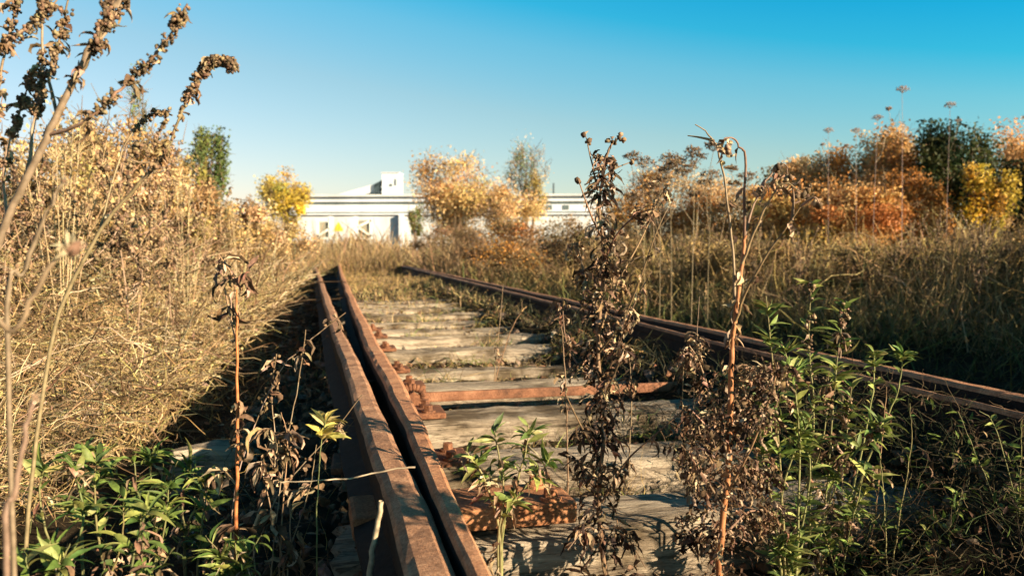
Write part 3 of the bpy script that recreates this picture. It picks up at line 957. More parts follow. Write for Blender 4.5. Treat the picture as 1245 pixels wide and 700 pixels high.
grass(mb, 2600, (1.6, 9, 2.0, lambda s: redge(s) + .4), (.06, .32), [(.040, .045, .018), (.06, .055, .022), (.09, .07, .03)], .0040, .6, .05, .5)  # dark low weeds, the shade of this strip is put into their colour
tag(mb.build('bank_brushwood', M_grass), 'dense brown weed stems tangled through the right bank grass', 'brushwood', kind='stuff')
# a far-off low wood closing the horizon behind the bushes
mb = MB()
n = 9000
xx = np.concatenate([rng.uniform(.075, .80, 6500), rng.uniform(-.72, -.34, 2500)]); d_ = rng.uniform(34, 44, n)
hz = 1.9 + .7 * np.sin(xx * 23) + .5 * np.sin(xx * 61 + 1)
hz = np.where((xx > .015) & (xx < .12), .5, hz)
mb.flakes(np.stack([xx * d_, d_, rng.uniform(-.1, 1, n) * hz], -1), rng.uniform(.16, .34, n), pick([(.36, .23, .10), (.28, .17, .07), (.44, .27, .10), (.20, .16, .06)], n))
tag(mb.build('far_wood', M_crown), 'low brown wood far off along the horizon', 'wood', kind='stuff')
# tall weeds beside and behind the camera on the right, which shade the near bank
mb = MB()
n = 24000
b = np.zeros((n, 3))
b[:, 0] = rng.uniform(3.0, 7.0, n); b[:, 1] = rng.uniform(-4.5, 3.6, n); b[:, 2] = ground_z(b[:, 0], b[:, 1])
k2 = 13000
b[k2:, 0] = rng.uniform(4.6, 9.5, n - k2); b[k2:, 1] = rng.uniform(2.2, 10, n - k2)
b[k2:, 0] = np.where(b[k2:, 0] / b[k2:, 1] < .70, b[k2:, 1] * .70 + rng.uniform(0, 2.5, n - k2), b[k2:, 0])
b[:, 2] = ground_z(b[:, 0], b[:, 1])
hm = np.where(b[:, 1] > .9, 1.52, .80)
P = strands(n, b, np.array([0, 0, 1.0]) + rng.normal(size=(n, 3)) * .22, rng.uniform(.55, 1, n) * hm, .03, 6, .2)
mb.ribbons(P, np.linspace(.016, .006, 6)[None], pick(OLV, n))
n = 5000
b = np.zeros((n, 3)); b[:, 0] = rng.uniform(1.6, 2.9, n); b[:, 1] = np.minimum(rng.uniform(-.6, 1.6, n), b[:, 0] / .72); b[:, 2] = ground_z(b[:, 0], b[:, 1])
P = strands(n, b, np.array([0, 0, 1.0]) + rng.normal(size=(n, 3)) * .25, rng.uniform(.22, .52, n), .03, 6, .2)
mb.ribbons(P, np.linspace(.012, .005, 6)[None], pick(OLV, n))
tag(mb.build('tall_weeds', M_grass), 'tall olive weeds growing beside the camera on the right', 'weeds', kind='stuff')

# far field of dry weeds across the track and out to the gate
mb = MB()
grass(mb, 9000, (18.5, 32, -1.6, 3.6), (.35, .75), TAN[1:2] + OLV + BROWN + BROWN, .0050, .35, .03, .3)
n = 14000
yy = 16 * (58 / 16) ** rng.uniform(0, 1, n); xx = rng.uniform(-.62, .68, n) * yy
s_, u_ = to_su(xx, yy); bad = (u_ > -.3) & (u_ < 2.3) & (s_ < 22); yy = np.where(bad, yy + 8, yy)
b = np.stack([xx, yy, ground_z(xx, yy)], -1)
P = strands(n, b, np.array([0, 0, 1.0]) + rng.normal(size=(n, 3)) * .3, rng.uniform(.65, 1.55, n), .03, 5, .25)
mb.ribbons(P, np.linspace(1, .3, 5)[None] * (yy * .0016)[:, None], pick(TAN[1:2] + BROWN + [(.34, .24, .13), (.30, .20, .11)], n))
tag(mb.build('far_grass', M_grass), 'pale dry grass field running from the track end to the gate', 'dry grass', kind='stuff')

# stubble, litter and shade-coloured grass between the rails
mb = MB()
grass(mb, 5600, (3.4, 12.5, .3, 1.75), (.04, .17), TAN + OLV + [(.16, .20, .06)], .0028, .55, .05, .4, lambda s, u: np.interp(s, [3.4, 5, 8, 12, 20], [.4, .6, .8, .9, 1.6]))
grass(mb, 2600, (11.5, 21, .3, 1.7), (.05, .20), TAN[1:2] + OLV + BROWN, .0026, .55, .05, .4)
for gs, gu in ((3.05, .95), (3.6, .5), (4.15, .75), (4.7, 1.0), (5.3, .6), (5.9, 1.2), (6.4, .8), (2.35, .62), (2.42, 1.1), (4.1, 1.25), (1.88, .7), (7.1, 1.1), (3.5, 1.3)):
    grass(mb, 70, (gs, gs + .12, gu - .1, gu + .1), (.06, .17), GREENLEAF + OLV, .0028, .7, .05, .6)
grass(mb, 700, (1.6, 4.2, .32, 1.6), (.03, .10), OLV + GREENLEAF, .0022, .6, .05, .5)
grass(mb, 500, (1.2, 6, -.55, .02), (.05, .25), BROWN + OLV, .0025, .6, .05, .5)
grass(mb, 700, (1.3, 6, 1.9, 3.0), (.05, .22), OLV + GREENLEAF, .0030, .6, .05, .5)
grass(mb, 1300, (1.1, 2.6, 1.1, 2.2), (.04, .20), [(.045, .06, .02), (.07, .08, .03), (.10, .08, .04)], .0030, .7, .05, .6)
grass(mb, 2600, (1.5, 12, 1.25, 1.56), (.06, .20), [(.030, .034, .014), (.045, .042, .018), (.06, .045, .022)], .0034, .6, .05, .5)  # added dark weeds cover the rail side, its shade is in their colour
grass(mb, 1600, (1.5, 12, 1.84, 2.3), (.06, .22), [(.030, .034, .014), (.045, .042, .018), (.06, .045, .022)], .0034, .6, .05, .5)  # near-black colour carries the shade outside the far rail
grass(mb, 1200, (1.1, 2.4, .95, 1.7), (.04, .16), [(.030, .034, .014), (.045, .042, .018), (.06, .045, .022)], .0030, .7, .05, .6)  # near-black colour carries the shade of the near right corner
tag(mb.build('stubble', M_grass), 'short grass stubble sprouting between the sleepers', 'grass', kind='stuff')
mb = MB()
n = 9000
s, u, b = sample_region(n, 1.3, 9, -.5, 2.6)
b[:, 2] += np.where(rng.uniform(size=n) < .3, .03, .006) * rng.uniform(0, 1, n)
mb.leaves(b, randdir(n) * np.array([1, 1, .25]), np.array([0, 0, 1.0]) + rng.normal(size=(n, 3)) * .4, rng.uniform(.012, .04, n) * np.clip(s / 3, .8, 1.6), rng.uniform(.006, .016, n) * np.clip(s / 3, .8, 1.6), pick(DRYLEAF + BROWN, n), curl=rng.uniform(-1, 1.5, n), fold=.3, crumple=.08, K=4)
tag(mb.build('leaf_litter', M_dry), 'fallen dry leaves scattered over the track bed', 'leaf litter', kind='stuff')

mb = MB()
n = 3800
s, u, b = sample_region(n, 1.3, 10, -.3, 2.4)
r_ = rng.uniform(.004, .018, n) * np.clip(s / 3, .8, 1.5)
mb.buds(b + np.array([0, 0, .004]), r_, pick([(.16, .12, .085), (.10, .075, .05), (.24, .18, .13), (.20, .10, .055)], n), el=1.4)
tag(mb.build('track_rubble', M_dry, None, False), 'small stones and crumbs of rust lying between the sleepers', 'rubble', kind='stuff')

# ================================================================== FOREGROUND PLANTS
def plant(name, label, cat, base, group=None):
    b = np.array(base, float)
    b[2] = float(ground_z(b[0], b[1])) - .01
    return empty(name, b, label, cat, group)


def stems(mbs, paths, r0, r1, cols, sides=6):
    for P, a, b in zip(paths, r0, r1):
        mbs.tubes(P[None], np.linspace(a, b, len(P))[None], pick(cols, 1, .08), sides)


def ground_path(pts, d, K=26, jit=.0006):
    """like ppath, but the first point is dropped straight to the soil"""
    P = [px(p[0], p[1], d + (p[2] if len(p) > 2 else 0)) for p in pts]
    g = P[0].copy(); g[2] = float(ground_z(g[0], g[1])) - .02
    if P[0][2] - g[2] > .02: P = [g] + P
    else: P[0][2] = g[2]
    return spline(P, K, jit)


# --- middle weed, dark withered leaves
d0 = 1.50
main = ground_path([(738, 720), (728, 620), (733, 520), (727, 420), (734, 320), (729, 250), (736, 200), (741, 180), (753, 167)], d0, 50)
pm = plant('withered_weed', 'tall dark withered weed with crumpled leaves standing in the middle of the track', 'weed', main[0])
br = [
    ppath([(727, 232), (720, 200), (712, 164)], d0, 12, .0005),
    ppath([(734, 196), (743, 178), (741, 168)], d0, 8),
    ppath([(731, 218, 0), (748, 205, .03), (770, 196, .06)], d0, 10),
    ppath([(729, 285), (716, 255, -.03), (703, 218, -.05)], d0, 12),
    ppath([(733, 320), (750, 285, -.03), (773, 262, -.06), (790, 255, -.08)], d0, 14),
    ppath([(727, 430), (755, 392, -.05), (776, 345, -.08), (797, 285, -.10), (812, 252, -.1)], d0, 18),
    ppath([(728, 410), (748, 350, .05), (780, 290, .07), (803, 238, .08), (815, 230, .08)], d0, 18),
    ppath([(730, 400), (712, 340, .05), (700, 295, .07), (690, 312, .08)], d0, 14),
    ppath([(732, 470), (752, 420, -.06), (770, 372, -.1), (792, 330, -.1)], d0, 14),
    ppath([(730, 560), (705, 515, -.05), (688, 480, -.08)], d0, 12),
    ppath([(732, 610), (762, 560, -.04), (795, 530, -.06), (838, 492, -.08)], d0, 14),
    ppath([(731, 640), (760, 650, .05), (785, 690, .07)], d0, 10),
    ppath([(723, 470), (690, 420, .1), (683, 360, .12)], d0, 12),
    ppath([(732, 540), (755, 490, .05), (772, 440, .08), (768, 452, .1)], d0, 14),
    ppath([(730, 590), (700, 560, .04), (684, 570, .06)], d0, 12),
    ppath([(727, 500), (748, 452, -.06), (760, 420, -.1)], d0, 12),
    ppath([(735, 660), (715, 640, -.05), (690, 668, -.08)], d0, 12),
]
ms = MB()
stems(ms, [main], [.0052], [.0014], [(.20, .11, .06)], 8)
stems(ms, br, [.0022] * len(br), [.0009] * len(br), [(.26, .16, .09), (.16, .10, .06)])
ms.build('stem', M_stem, pm)
ml = MB()
leaf_on(ml, main, .02, .52, 240, (.014, .045), (.003, .008), DARKLEAF, -.6, 1.7, 3.5, .26, .5, .8, .026)
leaf_on(ml, main, .10, .55, 110, (.016, .045), (.003, .009), DRYLEAF, -.4, 1.6, 3.5, .25, .5, .8, .034)
leaf_on(ml, main, .50, .84, 210, (.012, .038), (.003, .010), DRYLEAF + DARKLEAF, -.5, 1.4, 2, .14, .5, .8, .016)
for P in (br[4], br[5], br[6], br[7], br[8], br[12]):
    leaf_on(ml, P, .12, .98, 48, (.012, .034), (.003, .009), DRYLEAF, -.5, 1.7, 3.5, .25, .5, .7, .012)
for P in br[9:12] + br[13:]:
    leaf_on(ml, P, .1, .95, 30, (.014, .038), (.004, .010), DARKLEAF + DRYLEAF, -.5, 1.3, 2, .14, .5, .7, .010)
leaf_on(ml, main, .05, .14, 60, (.02, .06), (.005, .012), DARKLEAF, .1, 1.3, 1.8, .12, .5, 1.0, .05)
ml.build('leaves', M_dry, pm)
for q in ((712, 163), (717, 173), (741, 170), (747, 173), (754, 167), (758, 171), (703, 219), (769, 197)):
    pp = px(q[0], q[1], d0)
    mbd = MB(); mbd.buds(pp[None] + rng.normal(size=(3, 3)) * .0025, rng.uniform(.003, .0055, 3), pick(BUDC, 3))
    mbd.build('seed_head', M_dry, pm)

# --- right weed with forked top
d1 = 1.40
main = ground_path([(873, 720), (878, 640), (886, 560), (889, 450), (893, 390), (901, 330), (906, 285)], d1, 46)
pr_ = plant('withered_weed', 'tall reddish stemmed weed with forked bare top and drooping seed heads', 'weed', main[0])
br = [
    ppath([(894, 385), (892, 320, .02), (884, 240, .04), (874, 185, .05), (868, 172, .05), (858, 160, .05), (845, 151, .05)], d1, 26, .0006),
    ppath([(868, 171, .05), (850, 167, .06), (836, 165, .07)], d1, 8),
    ppath([(905, 288), (905, 240, -.02), (906, 190, -.03), (900, 180, -.04), (892, 169, -.04), (882, 168, -.05), (878, 176, -.05)], d1, 22, .0006),
    ppath([(904, 290), (914, 255, .02), (930, 222, .03), (944, 205, .04), (955, 200, .05), (958, 212, .05)], d1, 18, .0006),
    ppath([(902, 320), (922, 270, -.03), (938, 240, -.05), (952, 222, -.06), (975, 234, -.07)], d1, 18, .0006),
    ppath([(893, 392), (912, 345, -.03), (938, 302, -.05), (962, 268, -.07), (975, 250, -.08), (990, 236, -.09)], d1, 22, .0006),
    ppath([(963, 268, -.07), (965, 240, -.07), (963, 225, -.06)], d1, 8),
    ppath([(975, 250, -.08), (990, 240, -.1), (996, 247, -.1)], d1, 8),
    ppath([(886, 560), (870, 500, .05), (850, 440, .08), (838, 420, .08)], d1, 14),
    ppath([(884, 600), (915, 540, -.05), (940, 470, -.08), (945, 440, -.08)], d1, 14),
    ppath([(882, 620), (850, 570, -.05), (828, 540, -.08)], d1, 12),
    ppath([(888, 520), (910, 480, .05), (925, 450, .06)], d1, 10),
    ppath([(880, 650), (915, 620, .06), (945, 640, .08)], d1, 10),
    ppath([(879, 665), (855, 640, .05), (836, 655, .07)], d1, 10),
    ppath([(884, 590), (912, 575, .05), (938, 585, .08)], d1, 10),
    ppath([(887, 540), (862, 520, -.04), (842, 500, -.06)], d1, 10),
]
ms = MB()
stems(ms, [main], [.0066], [.0030], [(.40, .17, .07)], 8)
stems(ms, br, [.0026] * len(br), [.0009] * len(br), [(.30, .19, .12), (.20, .12, .075)])
ms.build('stem', M_stem, pr_)
ml = MB()
leaf_on(ml, main, .02, .60, 300, (.012, .038), (.0025, .007), DARKLEAF + DRYLEAF, -.5, 1.8, 3.5, .26, .5, .8, .045)
for P in br[8:]:
    leaf_on(ml, P, .15, 1, 150, (.011, .034), (.0025, .007), DRYLEAF + DRYLEAF + DARKLEAF, -.5, 1.9, 4.0, .30, .5, .8, .032)
leaf_on(ml, main, .62, .99, 22, (.015, .035), (.004, .009), DRYLEAF, -.6, 1.4, 1.6, .12, .5, .6, .004)
for P in (br[0], br[2], br[3], br[4], br[5]):
    leaf_on(ml, P, .15, .9, 5, (.012, .032), (.004, .009), DRYLEAF, -.6, 1.4, 1.6, .12, .5, .6, .003)
for q, k, r in (((884, 182), 9, .007), ((944, 212), 9, .012), ((955, 222), 8, .010), ((970, 235), 7, .010), ((878, 176), 6, .006), ((925, 232), 10, .009)):
    pp = px(q[0], q[1], d1 - .04)
    n = k
    ml.leaves(pp[None] + rng.normal(size=(n, 3)) * r * .6, norm(rng.normal(size=(n, 3)) + np.array([0, 0, -.8])), randdir(n), rng.uniform(.010, .024, n), rng.uniform(.004, .010, n), pick(DRYLEAF[:2] + DRYLEAF[4:], n), curl=rng.uniform(.5, 2, n), twist=rng.normal(size=n), fold=.5, crumple=.14)
ml.build('leaves', M_dry, pr_)
for q, r in (((884, 181), .008), ((995, 248), .009), ((981, 235), .008), ((945, 206), .008), ((958, 215), .007), ((968, 238), .007), ((866, 173), .004), ((986, 226), .004)):
    pp = px(q[0], q[1], d1 - .06)
    mbd = MB(); mbd.buds(pp[None] + rng.normal(size=(5, 3)) * r * .35, np.full(5, r * .62), pick(DRYLEAF, 5))
    mbd.build('seed_head', M_dry, pr_)


# --- green leafy weed on the right
def leafy(name, label, cat, d, mains, n_leaf, L, W, cols, mat=None, up=.45, droop=.6, stemcol=((.22, .20, .08),), r0=.003, group=None, t0=.15, dry=0, buds=0, twist=.35, spread=1.0):
    ps = [ground_path(m, d, 26) for m in mains]
    root = plant(name, label, cat, ps[0][0], group)
    ms = MB(); stems(ms, ps, [r0] * len(ps), [r0 * .3] * len(ps), stemcol); ms.build('stem', M_stem, root)
    ml = MB()
    for P in ps:
        leaf_on(ml, P, t0, 1, n_leaf, L, W, cols, up, droop, twist, .02, .25, spread, .002, 7)
    ml.build('leaves', mat or M_leaf, root)
    if dry:
        md = MB()
        for P in ps: leaf_on(md, P, .05, .85, dry, (L[0] * .8, L[1] * .8), (W[0] * .7, W[1] * .8), DRYLEAF, -.5, 1.4, 1.8, .14, .5, .8, .01)
        md.build('dead_leaves', M_dry, root)
    if buds:
        spikes(root, [(P, .8, 1.0, buds, (.002, .0045), BUDC + DRYLEAF, .012, 6) for P in ps])
    return root


leafy('leafy_weed', 'yellow green leafy weed growing right of the red stemmed weed', 'weed', 1.55,
      [[(955, 700), (948, 560), (940, 450), (931, 360)], [(968, 700), (972, 560), (966, 470, -.03), (952, 420, -.04)], [(950, 700), (940, 620), (925, 540), (922, 470)], [(960, 700), (975, 640), (985, 560), (962, 520)], [(960, 700), (950, 610), (968, 545), (990, 500)]], 100, (.018, .050), (.005, .012), YGREEN, up=.5)
leafy('leafy_weed', 'green weed with brown withered top right of the yellow green weed', 'weed', 1.65,
      [[(985, 700), (985, 600), (990, 500), (984, 420), (986, 345)], [(990, 700), (1005, 600), (1012, 500), (1020, 420), (1028, 370)], [(988, 690), (1015, 580), (1050, 540, -.1), (1075, 515, -.15)], [(985, 700), (1000, 640), (1025, 560), (1035, 470)], [(985, 700), (970, 620), (1000, 540), (1008, 450)], [(990, 700), (1020, 650), (1050, 600), (1062, 570)]], 66, (.020, .060), (.006, .014), YGREEN + GREENLEAF[3:], dry=60, buds=40, up=.35)
leafy('leafy_weed', 'leafy green sprig hanging over the right rail', 'weed', 1.75,
      [[(1010, 700), (1045, 560), (1062, 470), (1062, 425)], [(1010, 700), (1055, 560), (1090, 480), (1098, 428)]], 44, (.016, .042), (.005, .011), YGREEN, t0=.55)
leafy('leafy_weed', 'green leafy weed with dark dead stalk on the nearest sleepers', 'weed', 1.42,
      [[(606, 660), (612, 600), (604, 540), (600, 520)], [(610, 650), (628, 590), (640, 545), (642, 515)], [(608, 655), (590, 585), (575, 560), (566, 548)], [(612, 640), (640, 590), (658, 572), (668, 560)]], 34, (.024, .052), (.006, .013), GREENLEAF + YGREEN, dry=20, t0=.35, up=.35)

# --- thin dim weeds at right
for (mains, lb, L, n_) in [
    ([[(1080, 740), (1095, 620), (1108, 540), (1106, 490)], [(1080, 730), (1074, 600), (1066, 520)]], 'thin upright weed with few leaves in the shade on the right', (.018, .035), 12),
    ([[(1060, 740), (1090, 690), (1130, 640), (1165, 620)], [(1065, 740), (1110, 680), (1155, 640), (1172, 590)]], 'slender arching weed near the bottom right corner', (.015, .035), 16),
    ([[(1240, 740), (1225, 640), (1190, 560), (1165, 500)], [(1235, 740), (1238, 620), (1210, 520), (1190, 498)], [(1235, 740), (1240, 600), (1242, 510)]], 'trailing small leaved weed at the right edge below the rail', (.014, .028), 22),
    ([[(1020, 740), (1030, 660), (1045, 600), (1052, 560)], [(1025, 740), (1012, 680), (1000, 640)]], 'small bushy green weed under the withered topped weed', (.018, .04), 26),
    ([[(1190, 740), (1195, 700), (1180, 660), (1170, 640)], [(1195, 740), (1215, 700), (1232, 670)]], 'low green seedling in the bottom right corner', (.018, .04), 14),
]:
    leafy('slender_weed', lb, 'weed', 1.6, mains, n_, L, (.005, .010), GREENLEAF + YGREEN[:2], r0=.0016, up=.3)


leafy('leafy_weed', 'leafy weed standing right beside the camera, throwing leaf shadows on the left rails', 'weed', .72,
      [[(1500, 1000), (1480, 600), (1470, 420), (1460, 250)], [(1500, 1000), (1420, 640), (1390, 480), (1380, 330)], [(1510, 1000), (1560, 600), (1570, 420), (1600, 300)]], 34, (.04, .09), (.010, .020), GREENLEAF, r0=.003, t0=.3, up=.3)

# --- dry thin stems between the two big weeds and along the right
def drystem(name, label, d, mains, n_leaf=20, cols=DRYLEAF, L=(.012, .035), W=(.004, .011), r0=.0022, stemcol=((.24, .15, .085),), buds=0, cat='weed', bud_r=(.002, .004), bud_off=.006, budc=BUDC, group=None, t0=.3):
    ps = [ground_path(m, d, 26) for m in mains]
    root = plant(name, label, cat, ps[0][0], group)
    ms = MB(); stems(ms, ps, [r0] * len(ps), [r0 * .35] * len(ps), stemcol); ms.build('stem', M_stem, root)
    if n_leaf:
        ml = MB()
        for P in ps: leaf_on(ml, P, t0, 1, n_leaf, L, W, cols, -.4, 1.4, 1.8, .14, .5, .7, .006)
        ml.build('leaves', M_dry, root)
    if buds:
        spikes(root, [(P, max(t0, .4), 1, buds, bud_r, budc, bud_off, 14) for P in ps])
    return root


drystem('dry_weed', 'short withered weed left of the dark middle weed', 1.75, [[(690, 560), (688, 470), (683, 400), (680, 370)]], 30)
drystem('dry_weed', 'dry brown weed with curled leaves between the two tall weeds', 1.8, [[(836, 600), (842, 520), (846, 440), (850, 360)], [(838, 600), (830, 500), (832, 420)]], 46)
drystem('dry_weed', 'thin dry weed behind the sleepers left of the middle weed', 3.4, [[(600, 470), (606, 410), (612, 345)], [(600, 470), (622, 400), (640, 372)]], 14, r0=.003)
drystem('dry_weed', 'short brown stalk standing on the right rail ties', 2.2, [[(765, 560), (768, 480), (764, 420)]], 20)
drystem('dry_weed', 'bare brown stalk right of the dim thin weed', 1.7, [[(1040, 740), (1062, 640), (1072, 540), (1078, 470)]], 10, cols=DRYLEAF)

# --- reddish stem on the left
d2 = 1.40
drystem('red_stem_weed', 'single bright reddish stem with withered leaves left of the rails', d2,
        [[(288, 720), (287, 620), (289, 520), (288, 420), (287, 350)]], 0, r0=.0048, stemcol=((.46, .17, .055),))
rs = bpy.data.objects[[o.name for o in bpy.data.objects if o.name.startswith('red_stem_weed')][0]]
P = ground_path([(288, 720), (287, 620), (289, 520), (288, 420), (287, 350)], d2)
ps = [ppath([(288, 420), (275, 360, .03), (266, 312, .05)], d2, 12), ppath([(287, 352), (280, 330), (266, 310)], d2, 8), ppath([(287, 350), (293, 335), (305, 330)], d2, 8),
      ppath([(288, 560), (310, 530, -.04), (330, 520, -.06)], d2, 10), ppath([(288, 590), (270, 570, .04), (262, 580, .05)], d2, 10)]
ms = MB(); stems(ms, ps, [.002] * 5, [.001] * 5, [(.36, .22, .12)]); ms.build('branch', M_stem, rs)
ml = MB()
leaf_on(ml, P, .10, .40, 60, (.025, .065), (.008, .018), DRYLEAF + DARKLEAF, -.6, 1.2, 1.6, .12, .5, .8, .008)
leaf_on(ml, P, .45, 1, 26, (.015, .035), (.005, .010), DRYLEAF, -.5, 1.3, 1.6, .12, .5, .5, .003)
for Q in ps: leaf_on(ml, Q, .2, 1, 12, (.015, .05), (.005, .013), DRYLEAF, -.6, 1.3, 1.6, .12, .5, .7, .004)
ml.build('leaves', M_dry, rs)

# --- leafy green plants bottom left
green_specs = [
    (1.20, [[(70, 720), (100, 640), (92, 575), (80, 555)], [(75, 720), (60, 660), (48, 600), (55, 565)]], 'green leafy plant at the far left of the bottom left clump'),
    (1.28, [[(130, 720), (118, 640), (115, 585), (118, 560)], [(130, 720), (148, 660), (150, 600)]], 'upright green plant with narrow leaves second from the left edge'),
    (1.34, [[(180, 720), (172, 640), (165, 580), (163, 555)], [(180, 720), (200, 640), (205, 590)]], 'lush green plant in the middle of the bottom left clump'),
    (1.12, [[(165, 760), (160, 690), (172, 640), (180, 620)], [(165, 760), (190, 700), (212, 665)]], 'broad leaved green plant nearest the camera in the bottom left clump'),
    (1.05, [[(60, 780), (70, 700), (85, 660)], [(60, 780), (40, 720), (30, 670)]], 'dark green low plant in the bottom left corner'),
    (1.30, [[(285, 740), (270, 680), (250, 650)], [(285, 740), (300, 680), (318, 650)], [(285, 740), (288, 690), (286, 655)]], 'green rosette with long leaves around the foot of the reddish stem'),
    (1.50, [[(190, 640), (185, 590), (182, 560), (188, 545)], [(190, 640), (205, 590), (215, 560)]], 'pale green plant at the upper edge of the bottom left clump'),
    (1.62, [[(100, 640), (98, 590), (105, 556), (100, 540)], [(100, 640), (118, 590), (128, 560)]], 'green plant half hidden at the back left of the bottom left clump'),
    (1.58, [[(225, 660), (222, 610), (228, 575), (225, 556)], [(225, 660), (240, 610), (252, 590)]], 'green plant at the back right of the bottom left clump'),
    (1.45, [[(240, 700), (245, 640), (250, 600), (246, 570)]], 'small dark plant between the green clump and the reddish stem'),
]
for d, mains, lb in green_specs:
    leafy('green_weed', lb, 'weed', d, mains, 38, (.016, .060), (.004, .013), GREENLEAF + GREENLEAF + YGREEN, r0=.0028, stemcol=((.16, .15, .06),), up=.6, droop=.9, dry=12, t0=.25)
leafy('leaf_sprig', 'small sprig of pale yellow leaves beside the left rail', 'weed', 1.35, [[(385, 640), (388, 570), (392, 530), (400, 500)]], 20, (.025, .05), (.008, .016), [(.55, .46, .12), (.42, .36, .10), (.6, .5, .2)], t0=.72, r0=.0014, up=.5)

# dry stems leaning through the ditch on the left of the rails
ditch = [
    ([[(300, 700), (340, 600), (400, 530), (440, 480)]], 'long grey twig slanting over the dark ditch to the rail'),
    ([[(330, 690), (345, 560), (362, 470), (372, 400)]], 'upright thin pale stem in the dark ditch'),
    ([[(310, 640), (335, 560), (330, 480), (336, 430)]], 'pale dry weed right of the reddish stem'),
    ([[(350, 690), (352, 610), (330, 560), (322, 540)]], 'withered weed with hanging pale leaves low in the ditch'),
    ([[(285, 600), (330, 470), (370, 420), (420, 380)]], 'dry bent stem with small buds reaching the left rail'),
]
for mains, lb in ditch:
    drystem('dry_weed', lb, 1.55, mains, 12, DRYLEAF, (.012, .04), (.004, .012), .0016, ((.40, .30, .19),), 8, t0=.3)
drystem('dry_weed', 'dark withered clump with pale curled leaves between reddish stem and rail', 1.45, [[(340, 690), (345, 600), (350, 540), (342, 500)], [(345, 690), (375, 600), (385, 540)], [(345, 690), (325, 600), (318, 560)]], 34, DRYLEAF, (.018, .05), (.005, .013), .0018, ((.30, .2, .12),))

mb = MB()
tangle(mb, 2600, (1.15, 2.6, .95, 2.0), (.0, .16), [(.07, .06, .03), (.10, .07, .04), (.16, .11, .06), (.05, .07, .025)], .0026, (.04, .14), .6, None, .06)  # tangle added over bare soil, dark colours carry the shade of this corner
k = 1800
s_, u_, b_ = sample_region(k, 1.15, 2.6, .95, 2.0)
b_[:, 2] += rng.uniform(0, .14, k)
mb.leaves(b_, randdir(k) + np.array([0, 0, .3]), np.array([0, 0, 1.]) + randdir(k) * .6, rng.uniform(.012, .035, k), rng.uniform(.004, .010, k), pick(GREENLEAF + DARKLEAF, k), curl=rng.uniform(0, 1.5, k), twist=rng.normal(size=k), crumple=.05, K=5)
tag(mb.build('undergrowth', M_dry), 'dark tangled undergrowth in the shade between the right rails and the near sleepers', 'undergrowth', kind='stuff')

# loose twigs
def twig(label, d, pts, r, col):
    P = ppath(pts, d, 20, .0008)
    mbt = MB(); mbt.tubes(P[None], np.linspace(r, r * .6, 20)[None], np.array([col]), 7)
    return tag(mbt.build('dry_twig', M_stem), label, 'twig')


twig('thin pale twig lying across the two left rails', 1.33, [(505, 567, .0), (470, 571, .0), (430, 580, -.02), (385, 584, -.06), (340, 586, -.1)], .0016, (.36, .27, .18))
P = ground_path([(448, 720), (455, 660), (464, 608)], 1.15)
mbt = MB(); mbt.tubes(P[None], np.linspace(.0048, .0034, len(P))[None], np.array([(.40, .31, .20)]), 8)
tag(mbt.build('dry_stick', M_stem), 'short broken pale stick standing in the ditch close to the left rail', 'stick')

# --- seed-laden mugwort at the upper left
d3 = 1.0
main = ground_path([(-70, 700), (-40, 450), (-4, 300), (58, 165), (108, 62), (155, -15)], d3, 60)
mw = plant('seeding_mugwort', 'tall seeding weed with a thick pale stem leaning across the upper left corner', 'weed', main[0])
mbr = [
    ppath([(58, 165), (100, 150, -.02), (140, 115, -.03), (165, 92, -.03), (205, 45, -.04), (228, 5, -.05)], d3, 30, .0006),
    ppath([(30, 230), (42, 150, .03), (52, 80, .05), (50, 20, .06), (60, -20, .06)], d3, 24, .0006),
    ppath([(10, 285), (5, 200, .05), (30, 120, .08), (40, 90, .08)], d3, 18, .0006),
    ppath([(85, 110), (110, 70, -.02), (125, 40, -.04), (130, -5, -.05)], d3, 18, .0006),
    ppath([(-20, 330), (-10, 150, .05), (10, 50, .08), (25, -20, .08)], d3, 24, .0006),
    ppath([(70, 140), (60, 90, .04), (75, 40, .06), (85, -10, .06)], d3, 16, .0006),
    ppath([(-15, 80, .03), (20, 45, .03), (45, 25, .04), (70, 0, .04)], d3, 16, .0006),
    ppath([(100, 78), (122, 50, .03), (140, 20, .04), (155, -10, .04)], d3, 14, .0006),
]
ms = MB()
stems(ms, [main], [.0058], [.0036], [(.25, .165, .10)], 9)
stems(ms, mbr, [.0024] * 8, [.0010] * 8, [(.30, .20, .12), (.22, .15, .09)])
ms.build('stem', M_stem, mw)
md = MB()
for P, n, c in zip(mbr, (200, 220, 190, 120, 190, 130, 110, 80), (20, 20, 17, 13, 20, 14, 12, 10)):
    spikes(mw, [(P, .25, 1, int(n * 1.7), (.0011, .0029), BUDC, .0085, c)])
    leaf_on(md, P, .1, .95, 16, (.010, .028), (.003, .008), DRYLEAF + BROWN, -.4, 1.4, 1.6, .12, .5, .7, .004)
md.build('leaves', M_dry, mw)
d4 = 1.1
main = ground_path([(30, 700), (60, 430), (110, 300), (170, 222), (200, 188), (216, 150), (232, 112), (255, 78), (272, 74), (287, 86)], d4, 70)
mw2 = plant('seeding_mugwort', 'slimmer seeding stem arching right with a hooked bud covered tip against the sky', 'weed', main[0])
b2 = [ppath([(170, 222), (190, 200, -.01), (160, 195, -.02), (175, 170, -.02)], d4, 10), ppath([(120, 285), (150, 180, .05), (185, 140, .07), (210, 140, .07)], d4, 16, .0005),
      ppath([(90, 330), (130, 300, .02), (145, 270, .03), (125, 290, .03)], d4, 10)]
ms = MB(); stems(ms, [main], [.0030], [.0012], [(.25, .17, .10)], 7); stems(ms, b2, [.0014] * 3, [.0008] * 3, [(.3, .2, .12)]); ms.build('stem', M_stem, mw2)
md = MB()
